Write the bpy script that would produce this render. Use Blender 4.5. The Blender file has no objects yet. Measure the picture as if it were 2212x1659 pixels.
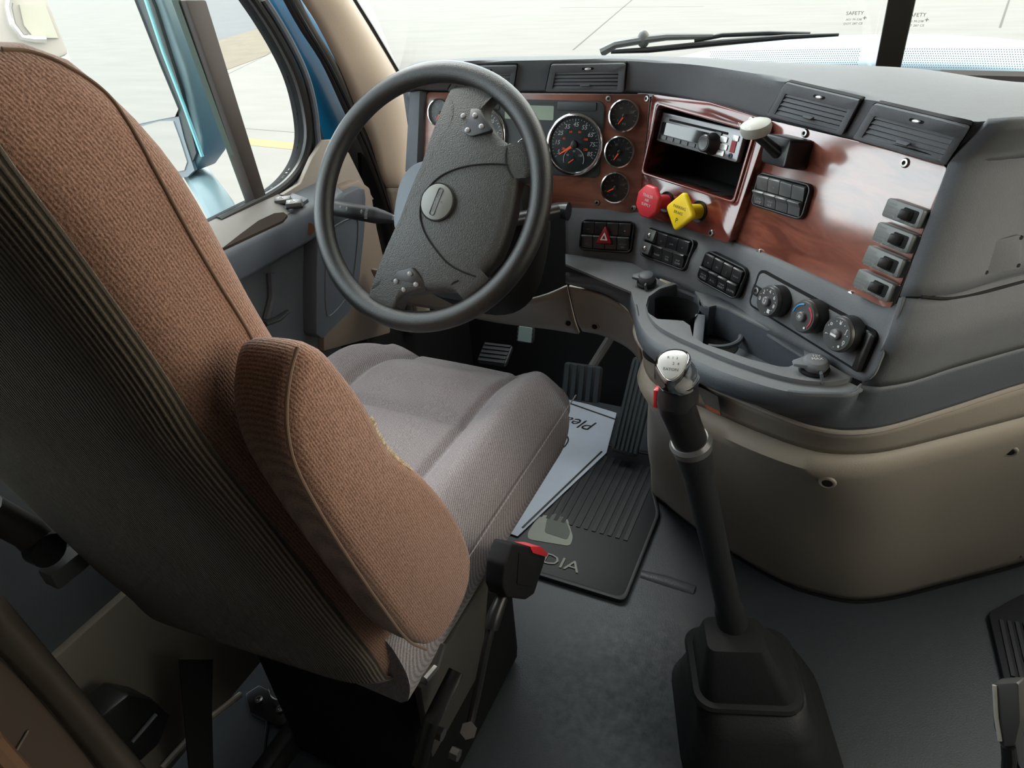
import bpy, bmesh, math, random
from mathutils import Vector, Matrix
from math import sin, cos, pi, radians, sqrt
random.seed(4)
SC = bpy.context.scene
COL = SC.collection
V = Vector
# ------------------------------------------------------------------ camera
F = 1480.0; CX, CY = 1106.0, 829.5; CAMZ = 1.27
def _n(v): v = V(v); v.normalize(); return v
_y = _n((845, -1050, F)); _d = V((192, 2187, F)); _d = _d - _y * _d.dot(_y); _d.normalize()
_z = -_d; _x = _y.cross(_z)
CM = Matrix((_x, _y, _z))                 # world = CM @ (right, down, forward)
C0 = V((0, 0, CAMZ))
def ray(px, py): return CM @ _n((px - CX, py - CY, F))
def P(px, py, x=None, y=None, z=None, d=None):
    r = ray(px, py)
    if x is not None: t = x / r.x
    elif y is not None: t = y / r.y
    elif z is not None: t = (z - CAMZ) / r.z
    else: t = d
    return C0 + r * t
cam = bpy.data.cameras.new('camera'); camo = bpy.data.objects.new('camera', cam); COL.objects.link(camo)
cam.sensor_width = 36; cam.lens = F * 36 / 2212; cam.clip_start = 0.02; cam.clip_end = 200
cr, cd, cf = CM @ V((1, 0, 0)), CM @ V((0, 1, 0)), CM @ V((0, 0, 1))
mw = Matrix((cr, -cd, -cf)).transposed().to_4x4(); mw.translation = C0
camo.matrix_world = mw
SC.camera = camo
SC.view_settings.view_transform = 'Standard'; SC.view_settings.look = 'None'; SC.view_settings.gamma = 1
SC.view_settings.exposure = 1.0
# ------------------------------------------------------------------ sky and sun
W = bpy.data.worlds.new('sky'); SC.world = W; W.use_nodes = True
nt = W.node_tree; nt.nodes.clear()
wo = nt.nodes.new('ShaderNodeOutputWorld'); bg = nt.nodes.new('ShaderNodeBackground'); bg.inputs[1].default_value = 2.6
tc = nt.nodes.new('ShaderNodeTexCoord'); sx = nt.nodes.new('ShaderNodeSeparateXYZ')
rp = nt.nodes.new('ShaderNodeValToRGB'); mr = nt.nodes.new('ShaderNodeMapRange')
mr.inputs[1].default_value = -1; mr.inputs[2].default_value = 1
rp.color_ramp.elements[0].color = (0.86, 0.95, 1.0, 1); rp.color_ramp.elements[0].position = 0.3
rp.color_ramp.elements[1].color = (1.0, 0.92, 0.80, 1); rp.color_ramp.elements[1].position = 0.85
nt.links.new(tc.outputs['Generated'], sx.inputs[0]); nt.links.new(sx.outputs['X'], mr.inputs[0])
nt.links.new(mr.outputs[0], rp.inputs[0]); nt.links.new(rp.outputs[0], bg.inputs[0]); nt.links.new(bg.outputs[0], wo.inputs[0])
sl = bpy.data.lights.new('sun', 'SUN'); sl.energy = 1.0; sl.angle = radians(25); sl.color = (1, .93, .82)
so = bpy.data.objects.new('sun', sl); COL.objects.link(so)
so.rotation_euler = V((-0.55, 0.35, 0.8)).to_track_quat('Z', 'Y').to_euler()

# ------------------------------------------------------------------ materials
def mat(name, col, rough=.5, metal=0, bump=0, bscale=400, var=0, vscale=30, coat=0, emit=0, spec=.5, sheen=0, bdist=.002):
    m = bpy.data.materials.new(name); m.use_nodes = True
    t = m.node_tree; b = t.nodes['Principled BSDF']
    b.inputs['Base Color'].default_value = (*col, 1); b.inputs['Roughness'].default_value = rough
    b.inputs['Metallic'].default_value = metal; b.inputs['Specular IOR Level'].default_value = spec
    if coat: b.inputs['Coat Weight'].default_value = coat; b.inputs['Coat Roughness'].default_value = .06
    if sheen: b.inputs['Sheen Weight'].default_value = sheen; b.inputs['Sheen Roughness'].default_value = .4
    if emit: b.inputs['Emission Color'].default_value = (*col, 1); b.inputs['Emission Strength'].default_value = emit
    tc = t.nodes.new('ShaderNodeTexCoord')
    if bump:
        n = t.nodes.new('ShaderNodeTexNoise'); n.inputs['Scale'].default_value = bscale; n.inputs['Detail'].default_value = 3
        bp = t.nodes.new('ShaderNodeBump'); bp.inputs['Strength'].default_value = bump; bp.inputs['Distance'].default_value = bdist
        t.links.new(tc.outputs['Object'], n.inputs['Vector']); t.links.new(n.outputs['Fac'], bp.inputs['Height'])
        t.links.new(bp.outputs[0], b.inputs['Normal'])
    if var:
        n = t.nodes.new('ShaderNodeTexNoise'); n.inputs['Scale'].default_value = vscale; n.inputs['Detail'].default_value = 5
        r = t.nodes.new('ShaderNodeMapRange'); r.inputs[3].default_value = 1 - var; r.inputs[4].default_value = 1 + var
        mx = t.nodes.new('ShaderNodeVectorMath'); mx.operation = 'SCALE'; mx.inputs[0].default_value = col
        t.links.new(tc.outputs['Object'], n.inputs['Vector']); t.links.new(n.outputs['Fac'], r.inputs[0])
        t.links.new(r.outputs[0], mx.inputs['Scale']); t.links.new(mx.outputs[0], b.inputs['Base Color'])
    return m
def fabric(name, c1, c2, ribdir=(0, 0, 1), rib=420, sheen=.5, ribamt=.5):
    m = mat(name, c1, .95, spec=.1, sheen=sheen); t = m.node_tree; b = t.nodes['Principled BSDF']
    tc = t.nodes.new('ShaderNodeTexCoord')
    dp = t.nodes.new('ShaderNodeVectorMath'); dp.operation = 'DOT_PRODUCT'; dp.inputs[1].default_value = ribdir
    mul = t.nodes.new('ShaderNodeMath'); mul.operation = 'MULTIPLY'; mul.inputs[1].default_value = rib * 2 * pi
    sn = t.nodes.new('ShaderNodeMath'); sn.operation = 'SINE'
    n = t.nodes.new('ShaderNodeTexNoise'); n.inputs['Scale'].default_value = 700; n.inputs['Detail'].default_value = 2
    n2 = t.nodes.new('ShaderNodeTexNoise'); n2.inputs['Scale'].default_value = 14; n2.inputs['Detail'].default_value = 4
    L = t.links.new
    L(tc.outputs['Object'], dp.inputs[0]); L(dp.outputs['Value'], mul.inputs[0])
    ad = t.nodes.new('ShaderNodeMath'); ad.operation = 'MULTIPLY_ADD'; ad.inputs[1].default_value = 2.0
    L(n2.outputs['Fac'], ad.inputs[0]); L(mul.outputs[0], ad.inputs[2]); L(ad.outputs[0], sn.inputs[0])
    L(tc.outputs['Object'], n.inputs['Vector']); L(tc.outputs['Object'], n2.inputs['Vector'])
    h = t.nodes.new('ShaderNodeMath'); h.operation = 'MULTIPLY_ADD'; h.inputs[1].default_value = ribamt * .5
    L(sn.outputs[0], h.inputs[0]); L(n.outputs['Fac'], h.inputs[2])
    bp = t.nodes.new('ShaderNodeBump'); bp.inputs['Strength'].default_value = .6; bp.inputs['Distance'].default_value = .0015
    L(h.outputs[0], bp.inputs['Height']); L(bp.outputs[0], b.inputs['Normal'])
    mx = t.nodes.new('ShaderNodeMix'); mx.data_type = 'RGBA'; mx.inputs[6].default_value = (*c2, 1); mx.inputs[7].default_value = (*c1, 1)
    cl = t.nodes.new('ShaderNodeMapRange'); cl.inputs[1].default_value = .3; cl.inputs[2].default_value = .72
    L(h.outputs[0], cl.inputs[0]); L(cl.outputs[0], mx.inputs[0]); L(mx.outputs[2], b.inputs['Base Color'])
    return m
def wood(name, light, dark, rough=.25, rot=(0, 0, 0), sc=1, ior=1.8):
    m = mat(name, light, rough, coat=.6); t = m.node_tree; b = t.nodes['Principled BSDF']; L = t.links.new
    b.inputs['Coat Roughness'].default_value = rough * .6; b.inputs['Coat IOR'].default_value = ior; b.inputs['Coat Weight'].default_value = 1
    tc = t.nodes.new('ShaderNodeTexCoord'); mp = t.nodes.new('ShaderNodeMapping'); mp.inputs['Scale'].default_value = (6 * sc, 6 * sc, 26 * sc)
    mp.inputs['Rotation'].default_value = rot
    n = t.nodes.new('ShaderNodeTexNoise'); n.inputs['Scale'].default_value = 1.6; n.inputs['Detail'].default_value = 9; n.inputs['Distortion'].default_value = 1.2
    n2 = t.nodes.new('ShaderNodeTexNoise'); n2.inputs['Scale'].default_value = 9; n2.inputs['Detail'].default_value = 6
    r = t.nodes.new('ShaderNodeValToRGB'); e = r.color_ramp.elements
    e[0].position = .34; e[0].color = (*dark, 1); e[1].position = .66; e[1].color = (*light, 1)
    L(tc.outputs['Object'], mp.inputs[0]); L(mp.outputs[0], n.inputs['Vector']); L(tc.outputs['Object'], n2.inputs['Vector'])
    ad = t.nodes.new('ShaderNodeMath'); ad.operation = 'MULTIPLY_ADD'; ad.inputs[1].default_value = .35; L(n2.outputs['Fac'], ad.inputs[0])
    sb = t.nodes.new('ShaderNodeMath'); sb.operation = 'SUBTRACT'; sb.inputs[1].default_value = .17
    L(n.outputs['Fac'], ad.inputs[2]); L(ad.outputs[0], sb.inputs[0]); L(sb.outputs[0], r.inputs[0]); L(r.outputs[0], b.inputs['Base Color'])
    return m
def glass_mat(name, tint=(1, 1, 1), refl=.08):
    m = bpy.data.materials.new(name); m.use_nodes = True; t = m.node_tree; t.nodes.clear(); L = t.links.new
    o = t.nodes.new('ShaderNodeOutputMaterial'); mx = t.nodes.new('ShaderNodeMixShader'); tr = t.nodes.new('ShaderNodeBsdfTransparent')
    gl = t.nodes.new('ShaderNodeBsdfGlossy'); gl.inputs['Roughness'].default_value = .01; tr.inputs[0].default_value = (*tint, 1)
    fr = t.nodes.new('ShaderNodeLayerWeight'); fr.inputs[0].default_value = .15
    ml = t.nodes.new('ShaderNodeMath'); ml.operation = 'MULTIPLY'; ml.inputs[1].default_value = refl * 6
    L(fr.outputs['Fresnel'], ml.inputs[0]); L(ml.outputs[0], mx.inputs[0]); L(tr.outputs[0], mx.inputs[1]); L(gl.outputs[0], mx.inputs[2]); L(mx.outputs[0], o.inputs[0])
    return m
G = {}
G['grey'] = mat('grey_soft_plastic', (.162, .168, .176), .7, spec=.16, bump=.25, bscale=700, var=.05, vscale=60)
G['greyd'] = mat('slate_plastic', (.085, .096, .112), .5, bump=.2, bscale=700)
G['door'] = mat('door_slate_plastic', (.10, .118, .145), .45, bump=.15, bscale=600)
G['taupe'] = mat('taupe_plastic', (.30, .265, .23), .55, bump=.2, bscale=500)
G['tan'] = mat('tan_plastic', (.31, .272, .225), .5, bump=.2, bscale=500)
G['beige'] = mat('beige_pillar_plastic', (.47, .385, .31), .6, bump=.1, bscale=400)
G['black'] = mat('black_plastic', (.012, .012, .013), .35)
G['blackm'] = mat('black_matte', (.010, .010, .011), .7, spec=.2)
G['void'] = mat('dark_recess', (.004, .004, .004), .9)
G['sw'] = mat('switch_plastic', (.022, .022, .024), .3)
G['swg'] = mat('switch_grey_plastic', (.10, .10, .10), .3)
G['rub'] = mat('black_rubber', (.014, .015, .017), .55, bump=.2, bscale=300)
G['wheel'] = mat('wheel_leather', (.015, .0155, .015), .3, bump=.3, bscale=900)
G['hub'] = mat('hub_cover', (.045, .047, .044), .42, bump=.5, bscale=600)
G['emb'] = mat('emblem_plastic', (.16, .165, .15), .4)
G['chrome'] = mat('chrome', (.85, .86, .87), .12, metal=1)
G['steel'] = mat('steel', (.45, .43, .41), .3, metal=1)
G['satin'] = mat('satin_silver', (.8, .8, .78), .3, metal=.6); G['radio'] = mat('radio_silver', (.26, .26, .27), .3, metal=.4); G['stalk'] = mat('stalk_black', (.010, .010, .011), .5, spec=.3)
G['dial'] = mat('dial_black', (.018, .024, .024), .3)
G['clus'] = mat('cluster_plastic', (.05, .055, .058), .5)
G['lcd'] = mat('lcd_green', (.30, .38, .28), .3)
G['needle'] = mat('needle_orange', (.9, .10, .02), .4, emit=.15)
G['ink'] = mat('white_print', (.75, .75, .72), .5)
G['inkd'] = mat('dim_print', (.30, .30, .29), .5)
G['inkb'] = mat('black_print', (.02, .02, .02), .5)
G['red'] = mat('red_plastic', (.68, .035, .045), .3)
G['redk'] = mat('red_valve_knob', (.75, .05, .07), .35)
G['dred'] = mat('dark_red_plastic', (.30, .01, .015), .3)
G['yel'] = mat('yellow_valve_knob', (.85, .60, .01), .35)
G['blue'] = mat('blue_truck_paint', (.005, .16, .36), .3, coat=.5)
G['hood'] = mat('hood_paint', (.10, .155, .20), .45)
G['bluep'] = mat('blue_arc', (.05, .35, .8), .5)
G['knobg'] = mat('lever_knob_grey', (.36, .35, .31), .45)
G['woodg'] = wood('dash_wood', (.33, .105, .06), (.14, .045, .028), .35)
G['woodr'] = wood('radio_wood', (.24, .05, .035), (.10, .02, .014), .12, ior=1.65)
G['woodw'] = wood('wing_wood', (.34, .11, .07), (.15, .045, .03), .2, ior=1.88, rot=(0, .15, .3))
G['floor'] = None
G['pap'] = mat('paper_mat', (.50, .56, .66), .6, var=.04, vscale=60)
G['matr'] = mat('floor_mat_rubber', (.016, .019, .022), .5)
G['matp'] = mat('floor_mat_print', (.30, .33, .28), .6)
G['white'] = mat('white_paint', (.34, .34, .33), .4)
G['belt'] = mat('belt_web', (.01, .01, .012), .85)
G['mirror'] = mat('mirror_glass', (.9, .92, .92), .02, metal=1)
G['mhouse'] = mat('mirror_housing', (.13, .20, .22), .4)
G['teal'] = mat('mirror_edge', (.25, .62, .65), .3)
G['glass'] = glass_mat('window_glass', (.97, .99, .98), .06)
G['gglass'] = glass_mat('gauge_glass', (.95, .95, .95), .12)
WARM_LIT = (.38, .215, .155); WARM_LIT2 = (.17, .092, .063)  # backrest and armrest velour: warm light painted in, hence browner than the cushion
G['fab'] = fabric('warm_lit_velour', WARM_LIT, WARM_LIT2, (0.0, 1, .3), 400, .3, .25)
G['fabc'] = fabric('taupe_velour', (.35, .315, .325), (.16, .14, .145), (1, .3, 0), 420, .25, .35)
G['cord'] = fabric('corduroy_back', (.17, .135, .105), (.05, .04, .03), (1, .0, .0), 240, .15, 1.4)
G['pipe'] = mat('piping', (.15, .085, .05), .9, sheen=.4)

# floor rubber: scuffed slate
m = mat('floor_rubber', (.05, .058, .07), .42, bump=.3, bscale=350); t = m.node_tree; b = t.nodes['Principled BSDF']; L = t.links.new
tcn = t.nodes.new('ShaderNodeTexCoord'); n1 = t.nodes.new('ShaderNodeTexNoise'); n1.inputs['Scale'].default_value = 60; n1.inputs['Detail'].default_value = 6
n2 = t.nodes.new('ShaderNodeTexNoise'); n2.inputs['Scale'].default_value = 5; n2.inputs['Detail'].default_value = 4
L(tcn.outputs['Object'], n1.inputs['Vector']); L(tcn.outputs['Object'], n2.inputs['Vector'])
# a worn patch between seat and lever
ds = t.nodes.new('ShaderNodeVectorMath'); ds.operation = 'DISTANCE'; ds.inputs[1].default_value = P(1365, 1490, z=0) - V((0, .5, -.04)); L(tcn.outputs['Object'], ds.inputs[0])
r1 = t.nodes.new('ShaderNodeMapRange'); r1.inputs[1].default_value = .04; r1.inputs[2].default_value = .24; r1.inputs[3].default_value = 1; r1.inputs[4].default_value = 0; L(ds.outputs['Value'], r1.inputs[0])
r2 = t.nodes.new('ShaderNodeMapRange'); r2.inputs[1].default_value = .30; r2.inputs[2].default_value = .75; L(n1.outputs['Fac'], r2.inputs[0])
ml = t.nodes.new('ShaderNodeMath'); ml.operation = 'MULTIPLY'; L(r1.outputs[0], ml.inputs[0]); L(r2.outputs[0], ml.inputs[1])
mx = t.nodes.new('ShaderNodeMix'); mx.data_type = 'RGBA'; mx.inputs[6].default_value = (.052, .060, .072, 1); mx.inputs[7].default_value = (.15, .165, .18, 1); L(ml.outputs[0], mx.inputs[0])
mx2 = t.nodes.new('ShaderNodeMix'); mx2.data_type = 'RGBA'; mx2.blend_type = 'MULTIPLY'; mx2.inputs[0].default_value = .6; L(mx.outputs[2], mx2.inputs[6])
r3 = t.nodes.new('ShaderNodeMapRange'); r3.inputs[3].default_value = .6; r3.inputs[4].default_value = 1.25; L(n2.outputs['Fac'], r3.inputs[0]); L(r3.outputs[0], mx2.inputs[7])
L(mx2.outputs[2], b.inputs['Base Color']); G['floor'] = m
# concrete yard
m = mat('concrete', (.6, .59, .56), .9); t = m.node_tree; b = t.nodes['Principled BSDF']; L = t.links.new
tcn = t.nodes.new('ShaderNodeTexCoord'); n1 = t.nodes.new('ShaderNodeTexNoise'); n1.inputs['Scale'].default_value = .5; n1.inputs['Detail'].default_value = 8
mp = t.nodes.new('ShaderNodeMapping'); mp.inputs['Scale'].default_value = (1, 4, 1); mp.inputs['Rotation'].default_value = (0, 0, .5)
L(tcn.outputs['Object'], mp.inputs[0]); L(mp.outputs[0], n1.inputs['Vector'])
r1 = t.nodes.new('ShaderNodeMapRange'); r1.inputs[3].default_value = .75; r1.inputs[4].default_value = 1.1; L(n1.outputs['Fac'], r1.inputs[0])
sc_ = t.nodes.new('ShaderNodeVectorMath'); sc_.operation = 'SCALE'; sc_.inputs[0].default_value = (.150, .145, .136); L(r1.outputs[0], sc_.inputs['Scale']); L(sc_.outputs[0], b.inputs['Base Color'])
G['conc'] = m

# ------------------------------------------------------------------ mesh tools
ORIG = {}
def cat_rom(pts, n):
    pts = [V(p) for p in pts]
    if len(pts) == 2: return [pts[0].lerp(pts[1], i / (n - 1)) for i in range(n)]
    d = [0.0]
    for a, b_ in zip(pts, pts[1:]): d.append(d[-1] + max((a - b_).length, 1e-6))
    out = []
    for i in range(n):
        s = d[-1] * i / (n - 1); k = 0
        while k < len(pts) - 2 and s > d[k + 1]: k += 1
        u = (s - d[k]) / (d[k + 1] - d[k])
        p1, p2 = pts[k], pts[k + 1]
        m1 = (pts[k + 1] - pts[k - 1]) / (d[k + 1] - d[k - 1]) if k > 0 else (p2 - p1) / (d[k + 1] - d[k])
        m2 = (pts[k + 2] - pts[k]) / (d[k + 2] - d[k]) if k < len(pts) - 2 else (p2 - p1) / (d[k + 1] - d[k])
        h = d[k + 1] - d[k]
        out.append(p1 * (2 * u**3 - 3 * u**2 + 1) + m1 * h * (u**3 - 2 * u**2 + u) + p2 * (-2 * u**3 + 3 * u**2) + m2 * h * (u**3 - u**2))
    return out
def lin(pts, n):
    pts = [V(p) for p in pts]; d = [0.0]
    for a, b_ in zip(pts, pts[1:]): d.append(d[-1] + (a - b_).length)
    out = []
    for i in range(n):
        s = d[-1] * i / (n - 1); k = 0
        while k < len(pts) - 2 and s > d[k + 1]: k += 1
        out.append(pts[k].lerp(pts[k + 1], (s - d[k]) / max(d[k + 1] - d[k], 1e-9)))
    return out
def rrect(w, h, r, n=5, c=(0, 0)):
    o = []
    r = min(r, w / 2 - 1e-5, h / 2 - 1e-5)
    for (sx_, sy_, a0) in ((1, 1, 0), (-1, 1, 90), (-1, -1, 180), (1, -1, 270)):
        for i in range(n + 1):
            a = radians(a0 + 90 * i / n); o.append((c[0] + sx_ * (w / 2 - r) + r * cos(a), c[1] + sy_ * (h / 2 - r) + r * sin(a)))
    return o
def round_poly(pts, r, n=4):
    o = []; N = len(pts)
    for i in range(N):
        p = V(pts[i]).to_2d() if len(pts[i]) > 2 else V(pts[i]); a = V(pts[i - 1]); b_ = V(pts[(i + 1) % N])
        da = (a - p); db = (b_ - p); ra = min(r, da.length * .45); rb = min(r, db.length * .45)
        s = p + da.normalized() * ra; e = p + db.normalized() * rb
        for k in range(n + 1):
            u = k / n; o.append(tuple(s * (1 - u)**2 + p * 2 * u * (1 - u) + e * u * u))
    return o
class Fr:
    def __init__(s, o, u, v=None, n=None):
        s.o = V(o); s.u = _n(u)
        if n is not None: s.n = _n(V(n) - s.u * s.u.dot(V(n))); s.v = s.n.cross(s.u)
        else: s.v = _n(V(v) - s.u * s.u.dot(V(v))); s.n = s.u.cross(s.v)
    def m(s):
        M = Matrix((s.u, s.v, s.n)).transposed().to_4x4(); M.translation = s.o; return M
    def w(s, a, b_, c=0): return s.o + s.u * a + s.v * b_ + s.n * c
    def px(s, x, y, h=0):
        r = ray(x, y); o = s.o + s.n * h; t = s.n.dot(o - C0) / s.n.dot(r); return C0 + r * t
    def uv(s, x, y, h=0):
        p = s.px(x, y, h) - s.o; return (p.dot(s.u), p.dot(s.v))
    def at(s, x, y, h=0):
        return Fr(s.px(x, y, 0) + s.n * h, s.u, s.v)
_tc = {}
class B:
    def __init__(s, M=None): s.v = []; s.f = []; s.M = M or Matrix()
    def add(s, vs, fs):
        k = len(s.v); s.v += [s.M @ V(p) for p in vs]; s.f += [tuple(i + k for i in f) for f in fs]; return s
    def box(s, c, d, R=None):
        x, y, z = d[0] / 2, d[1] / 2, d[2] / 2
        vs = [V((a * x, b_ * y, e * z)) for a in (-1, 1) for b_ in (-1, 1) for e in (-1, 1)]
        if R is not None: vs = [R @ p for p in vs]
        return s.add([p + V(c) for p in vs], [(0, 1, 3, 2), (4, 6, 7, 5), (0, 4, 5, 1), (2, 3, 7, 6), (0, 2, 6, 4), (1, 5, 7, 3)])
    def hexa(s, bot, top):
        return s.add(list(bot) + list(top), [(3, 2, 1, 0), (4, 5, 6, 7)] + [(i, (i + 1) % 4, 4 + (i + 1) % 4, 4 + i) for i in range(4)])
    def prism(s, poly, z0, z1, sc=1.0):
        n = len(poly); cx = sum(p[0] for p in poly) / n; cy = sum(p[1] for p in poly) / n
        vs = [(p[0], p[1], z0) for p in poly] + [(cx + (p[0] - cx) * sc, cy + (p[1] - cy) * sc, z1) for p in poly]
        return s.add(vs, [tuple(range(n - 1, -1, -1)), tuple(range(n, 2 * n))] + [(i, (i + 1) % n, n + (i + 1) % n, n + i) for i in range(n)])
    def prism3(s, poly3, off):
        n = len(poly3); off = V(off)
        return s.add([V(p) for p in poly3] + [V(p) + off for p in poly3], [tuple(range(n - 1, -1, -1)), tuple(range(n, 2 * n))] + [(i, (i + 1) % n, n + (i + 1) % n, n + i) for i in range(n)])
    def rings(s, rs, caps=(True, True), closed=True):
        n = len(rs[0]); vs = [p for r in rs for p in r]; fs = []
        for j in range(len(rs) - 1):
            for i in range(n if closed else n - 1):
                a = j * n + i; b_ = j * n + (i + 1) % n; fs.append((a, b_, b_ + n, a + n))
        if caps[0]: fs.append(tuple(range(n - 1, -1, -1)))
        if caps[1]: fs.append(tuple(range((len(rs) - 1) * n, len(rs) * n)))
        return s.add(vs, fs)
    def lathe(s, prof, seg=32, c=(0, 0), caps=(True, True)):
        return s.rings([[(c[0] + r * cos(2 * pi * i / seg), c[1] + r * sin(2 * pi * i / seg), z) for i in range(seg)] for r, z in prof], caps)
    def disc(s, r, z0, z1, seg=32, c=(0, 0)): return s.lathe([(r, z0), (r, z1)], seg, c)
    def tube(s, path, r, seg=10, flat=None):
        path = [V(p) for p in path]; n = len(path); rs = []
        up = V((0, 0, 1))
        t0 = (path[1] - path[0]).normalized()
        if abs(t0.dot(up)) > .9: up = V((1, 0, 0))
        a = t0.cross(up).normalized()
        for i, p in enumerate(path):
            t_ = (path[min(i + 1, n - 1)] - path[max(i - 1, 0)]).normalized()
            a = (a - t_ * a.dot(t_)).normalized(); b_ = t_.cross(a)
            R = r[i] if isinstance(r, (list, tuple)) else r
            f2 = flat if flat else 1
            rs.append([p + a * cos(2 * pi * k / seg) * R + b_ * sin(2 * pi * k / seg) * R * f2 for k in range(seg)])
        return s.rings(rs)
    def cyl(s, a, b_, r, seg=16): return s.tube([a, b_], r, seg)
    def ell(s, c, r, seg=20, rg=12):
        rs = [[(c[0] + r[0] * sin(pi * j / rg) * cos(2 * pi * i / seg), c[1] + r[1] * sin(pi * j / rg) * sin(2 * pi * i / seg), c[2] - r[2] * cos(pi * j / rg)) for i in range(seg)] for j in range(1, rg)]
        return s.rings(rs)
    def grid(s, rows): return s.rings(rows, (False, False), False)
    def plate_hole(s, outer, inner, z0, z1, N=96):
        cx = sum(p[0] for p in inner) / len(inner); cy = sum(p[1] for p in inner) / len(inner)
        def hit(poly, a):
            dx, dy = cos(a), sin(a); best = None
            for p, q in zip(poly, poly[1:] + poly[:1]):
                ex, ey = q[0] - p[0], q[1] - p[1]; den = dx * ey - dy * ex
                if abs(den) < 1e-12: continue
                wx, wy = p[0] - cx, p[1] - cy
                t_ = (wx * ey - wy * ex) / den; u = (wx * dy - wy * dx) / den
                if t_ > 0 and -1e-6 <= u <= 1 + 1e-6 and (best is None or t_ > best): best = t_
            return (cx + dx * best, cy + dy * best)
        angs = sorted(set([round(2 * pi * i / N, 5) for i in range(N)] + [round(math.atan2(p[1] - cy, p[0] - cx) % (2 * pi), 5) for p in outer + inner]))
        o = [hit(outer, a) for a in angs]; i_ = [hit(inner, a) for a in angs]; n = len(angs)
        L4 = [[(p[0], p[1], z) for p in q] for q, z in ((o, z0), (o, z1), (i_, z1), (i_, z0))]
        return s.rings(L4 + [L4[0]], (False, False))
    def text(s, txt, size, loc=(0, 0, 0), rot=0, depth=0, ax='CENTER', shear=0, sx=1):
        key = (txt, shear)
        if key not in _tc:
            cu = bpy.data.curves.new('t', 'FONT'); cu.body = txt; cu.size = 1; cu.align_x = 'CENTER'; cu.align_y = 'CENTER'; cu.shear = shear; cu.resolution_u = 2
            ob = bpy.data.objects.new('t', cu); me = bpy.data.meshes.new_from_object(ob)
            _tc[key] = ([tuple(v.co) for v in me.vertices], [tuple(p.vertices) for p in me.polygons])
            bpy.data.objects.remove(ob); bpy.data.curves.remove(cu); bpy.data.meshes.remove(me)
        vs, fs = _tc[key]; c, sn_ = cos(rot), sin(rot)
        return s.add([(loc[0] + (x * sx * c - y * sn_) * size, loc[1] + (x * sx * sn_ + y * c) * size, loc[2]) for x, y, z in vs], fs)
def setp(o, label=None, cat=None, group=None, kind=None):
    if label: o['label'] = label
    if cat: o['category'] = cat
    if group: o['group'] = group
    if kind: o['kind'] = kind
    return o
def obj(name, b, material, parent=None, bevel=0, seg=2, sub=0, ang=35, solid=0, flat=False, org=None, merge=True):
    bm = bmesh.new()
    vs = [bm.verts.new(p) for p in b.v]
    for f in b.f:
        try: bm.faces.new([vs[i] for i in f])
        except ValueError: pass
    if merge: bmesh.ops.remove_doubles(bm, verts=bm.verts, dist=1e-6)
    bmesh.ops.recalc_face_normals(bm, faces=bm.faces)
    if solid:
        sgn = sum((f.calc_center_median() - C0).dot(f.normal) * f.calc_area() for f in bm.faces)
        if sgn > 0: bmesh.ops.reverse_faces(bm, faces=bm.faces)
    if bevel:
        es = [e for e in bm.edges if len(e.link_faces) == 2 and e.calc_face_angle(0) > radians(30)]
        bmesh.ops.bevel(bm, geom=es, offset=bevel, segments=seg, profile=.5, affect='EDGES', clamp_overlap=True)
    xs = [v.co for v in bm.verts]
    if org is None:
        org = V(((min(p.x for p in xs) + max(p.x for p in xs)) / 2, (min(p.y for p in xs) + max(p.y for p in xs)) / 2, min(p.z for p in xs)))
    org = V(org)
    bmesh.ops.translate(bm, verts=bm.verts, vec=-org)
    me = bpy.data.meshes.new(name); bm.to_mesh(me); bm.free()
    if isinstance(material, (list, tuple)):
        for q in material: me.materials.append(q)
    else: me.materials.append(material)
    if not flat:
        for p in me.polygons: p.use_smooth = True
        me.set_sharp_from_angle(angle=radians(ang))
    o = bpy.data.objects.new(name, me); COL.objects.link(o)
    ORIG[o.name] = org
    if parent is not None:
        o.parent = parent; o.location = org - ORIG[parent.name]
    else: o.location = org
    if solid:
        md = o.modifiers.new('thickness', 'SOLIDIFY'); md.thickness = abs(solid); md.offset = -1 if solid > 0 else 1
    if sub:
        md = o.modifiers.new('smooth', 'SUBSURF'); md.levels = sub; md.render_levels = sub
    return o
def empty(name, loc, label=None, cat=None, group=None, kind=None):
    o = bpy.data.objects.new(name, None); COL.objects.link(o); o.location = loc; o.empty_display_size = .05
    ORIG[o.name] = V(loc); return setp(o, label, cat, group, kind)
def mapz(rails, n=60, m=0, smooth=True):
    """loft between rails: each rail resampled to n; across, m samples (0 = straight)"""
    rs = [cat_rom(r, n) for r in rails]
    if not m: return rs
    cols = [cat_rom([r[i] for r in rs], m) for i in range(n)]
    return [[c[j] for c in cols] for j in range(m)]
# ================================================================== dashboard frames
def pnorm(yaw, tilt):
    a, t_ = radians(yaw), radians(tilt)
    return V((cos(a), -sin(a), 0)), V((-sin(a) * cos(t_), -cos(a) * cos(t_), sin(t_)))
_u, _nn = pnorm(0, 13); GF = Fr((-.447, 1.176, .944), _u, n=_nn)
_u, _nn = pnorm(34, 13); RF = Fr(GF.px(1390, 335), _u, n=_nn)
_u, _nn = pnorm(43, 13); WF = Fr(RF.px(1620, 390), _u, n=_nn)
_u, _nn = pnorm(3, 16); FH = Fr((-.362, 1.12, .808), _u, n=_nn)
_u, _nn = pnorm(30, 13); FS2 = Fr((-.24, 1.051, .818), _u, n=_nn)
_u, _nn = pnorm(40, 14); FS3 = Fr((-.144, 1.01, .80), _u, n=_nn)
FV = Fr(WF.o + WF.n * .008, WF.u, n=WF.n)
SZ = .765                                     # shelf height
def S(px, py): return P(px, py, z=SZ)
FD = V((.76, .65, 0))                         # direction of the right flank
def ext(p, a=.16, b_=.4): return [p + FD * a, p + FD * b_]
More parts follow.
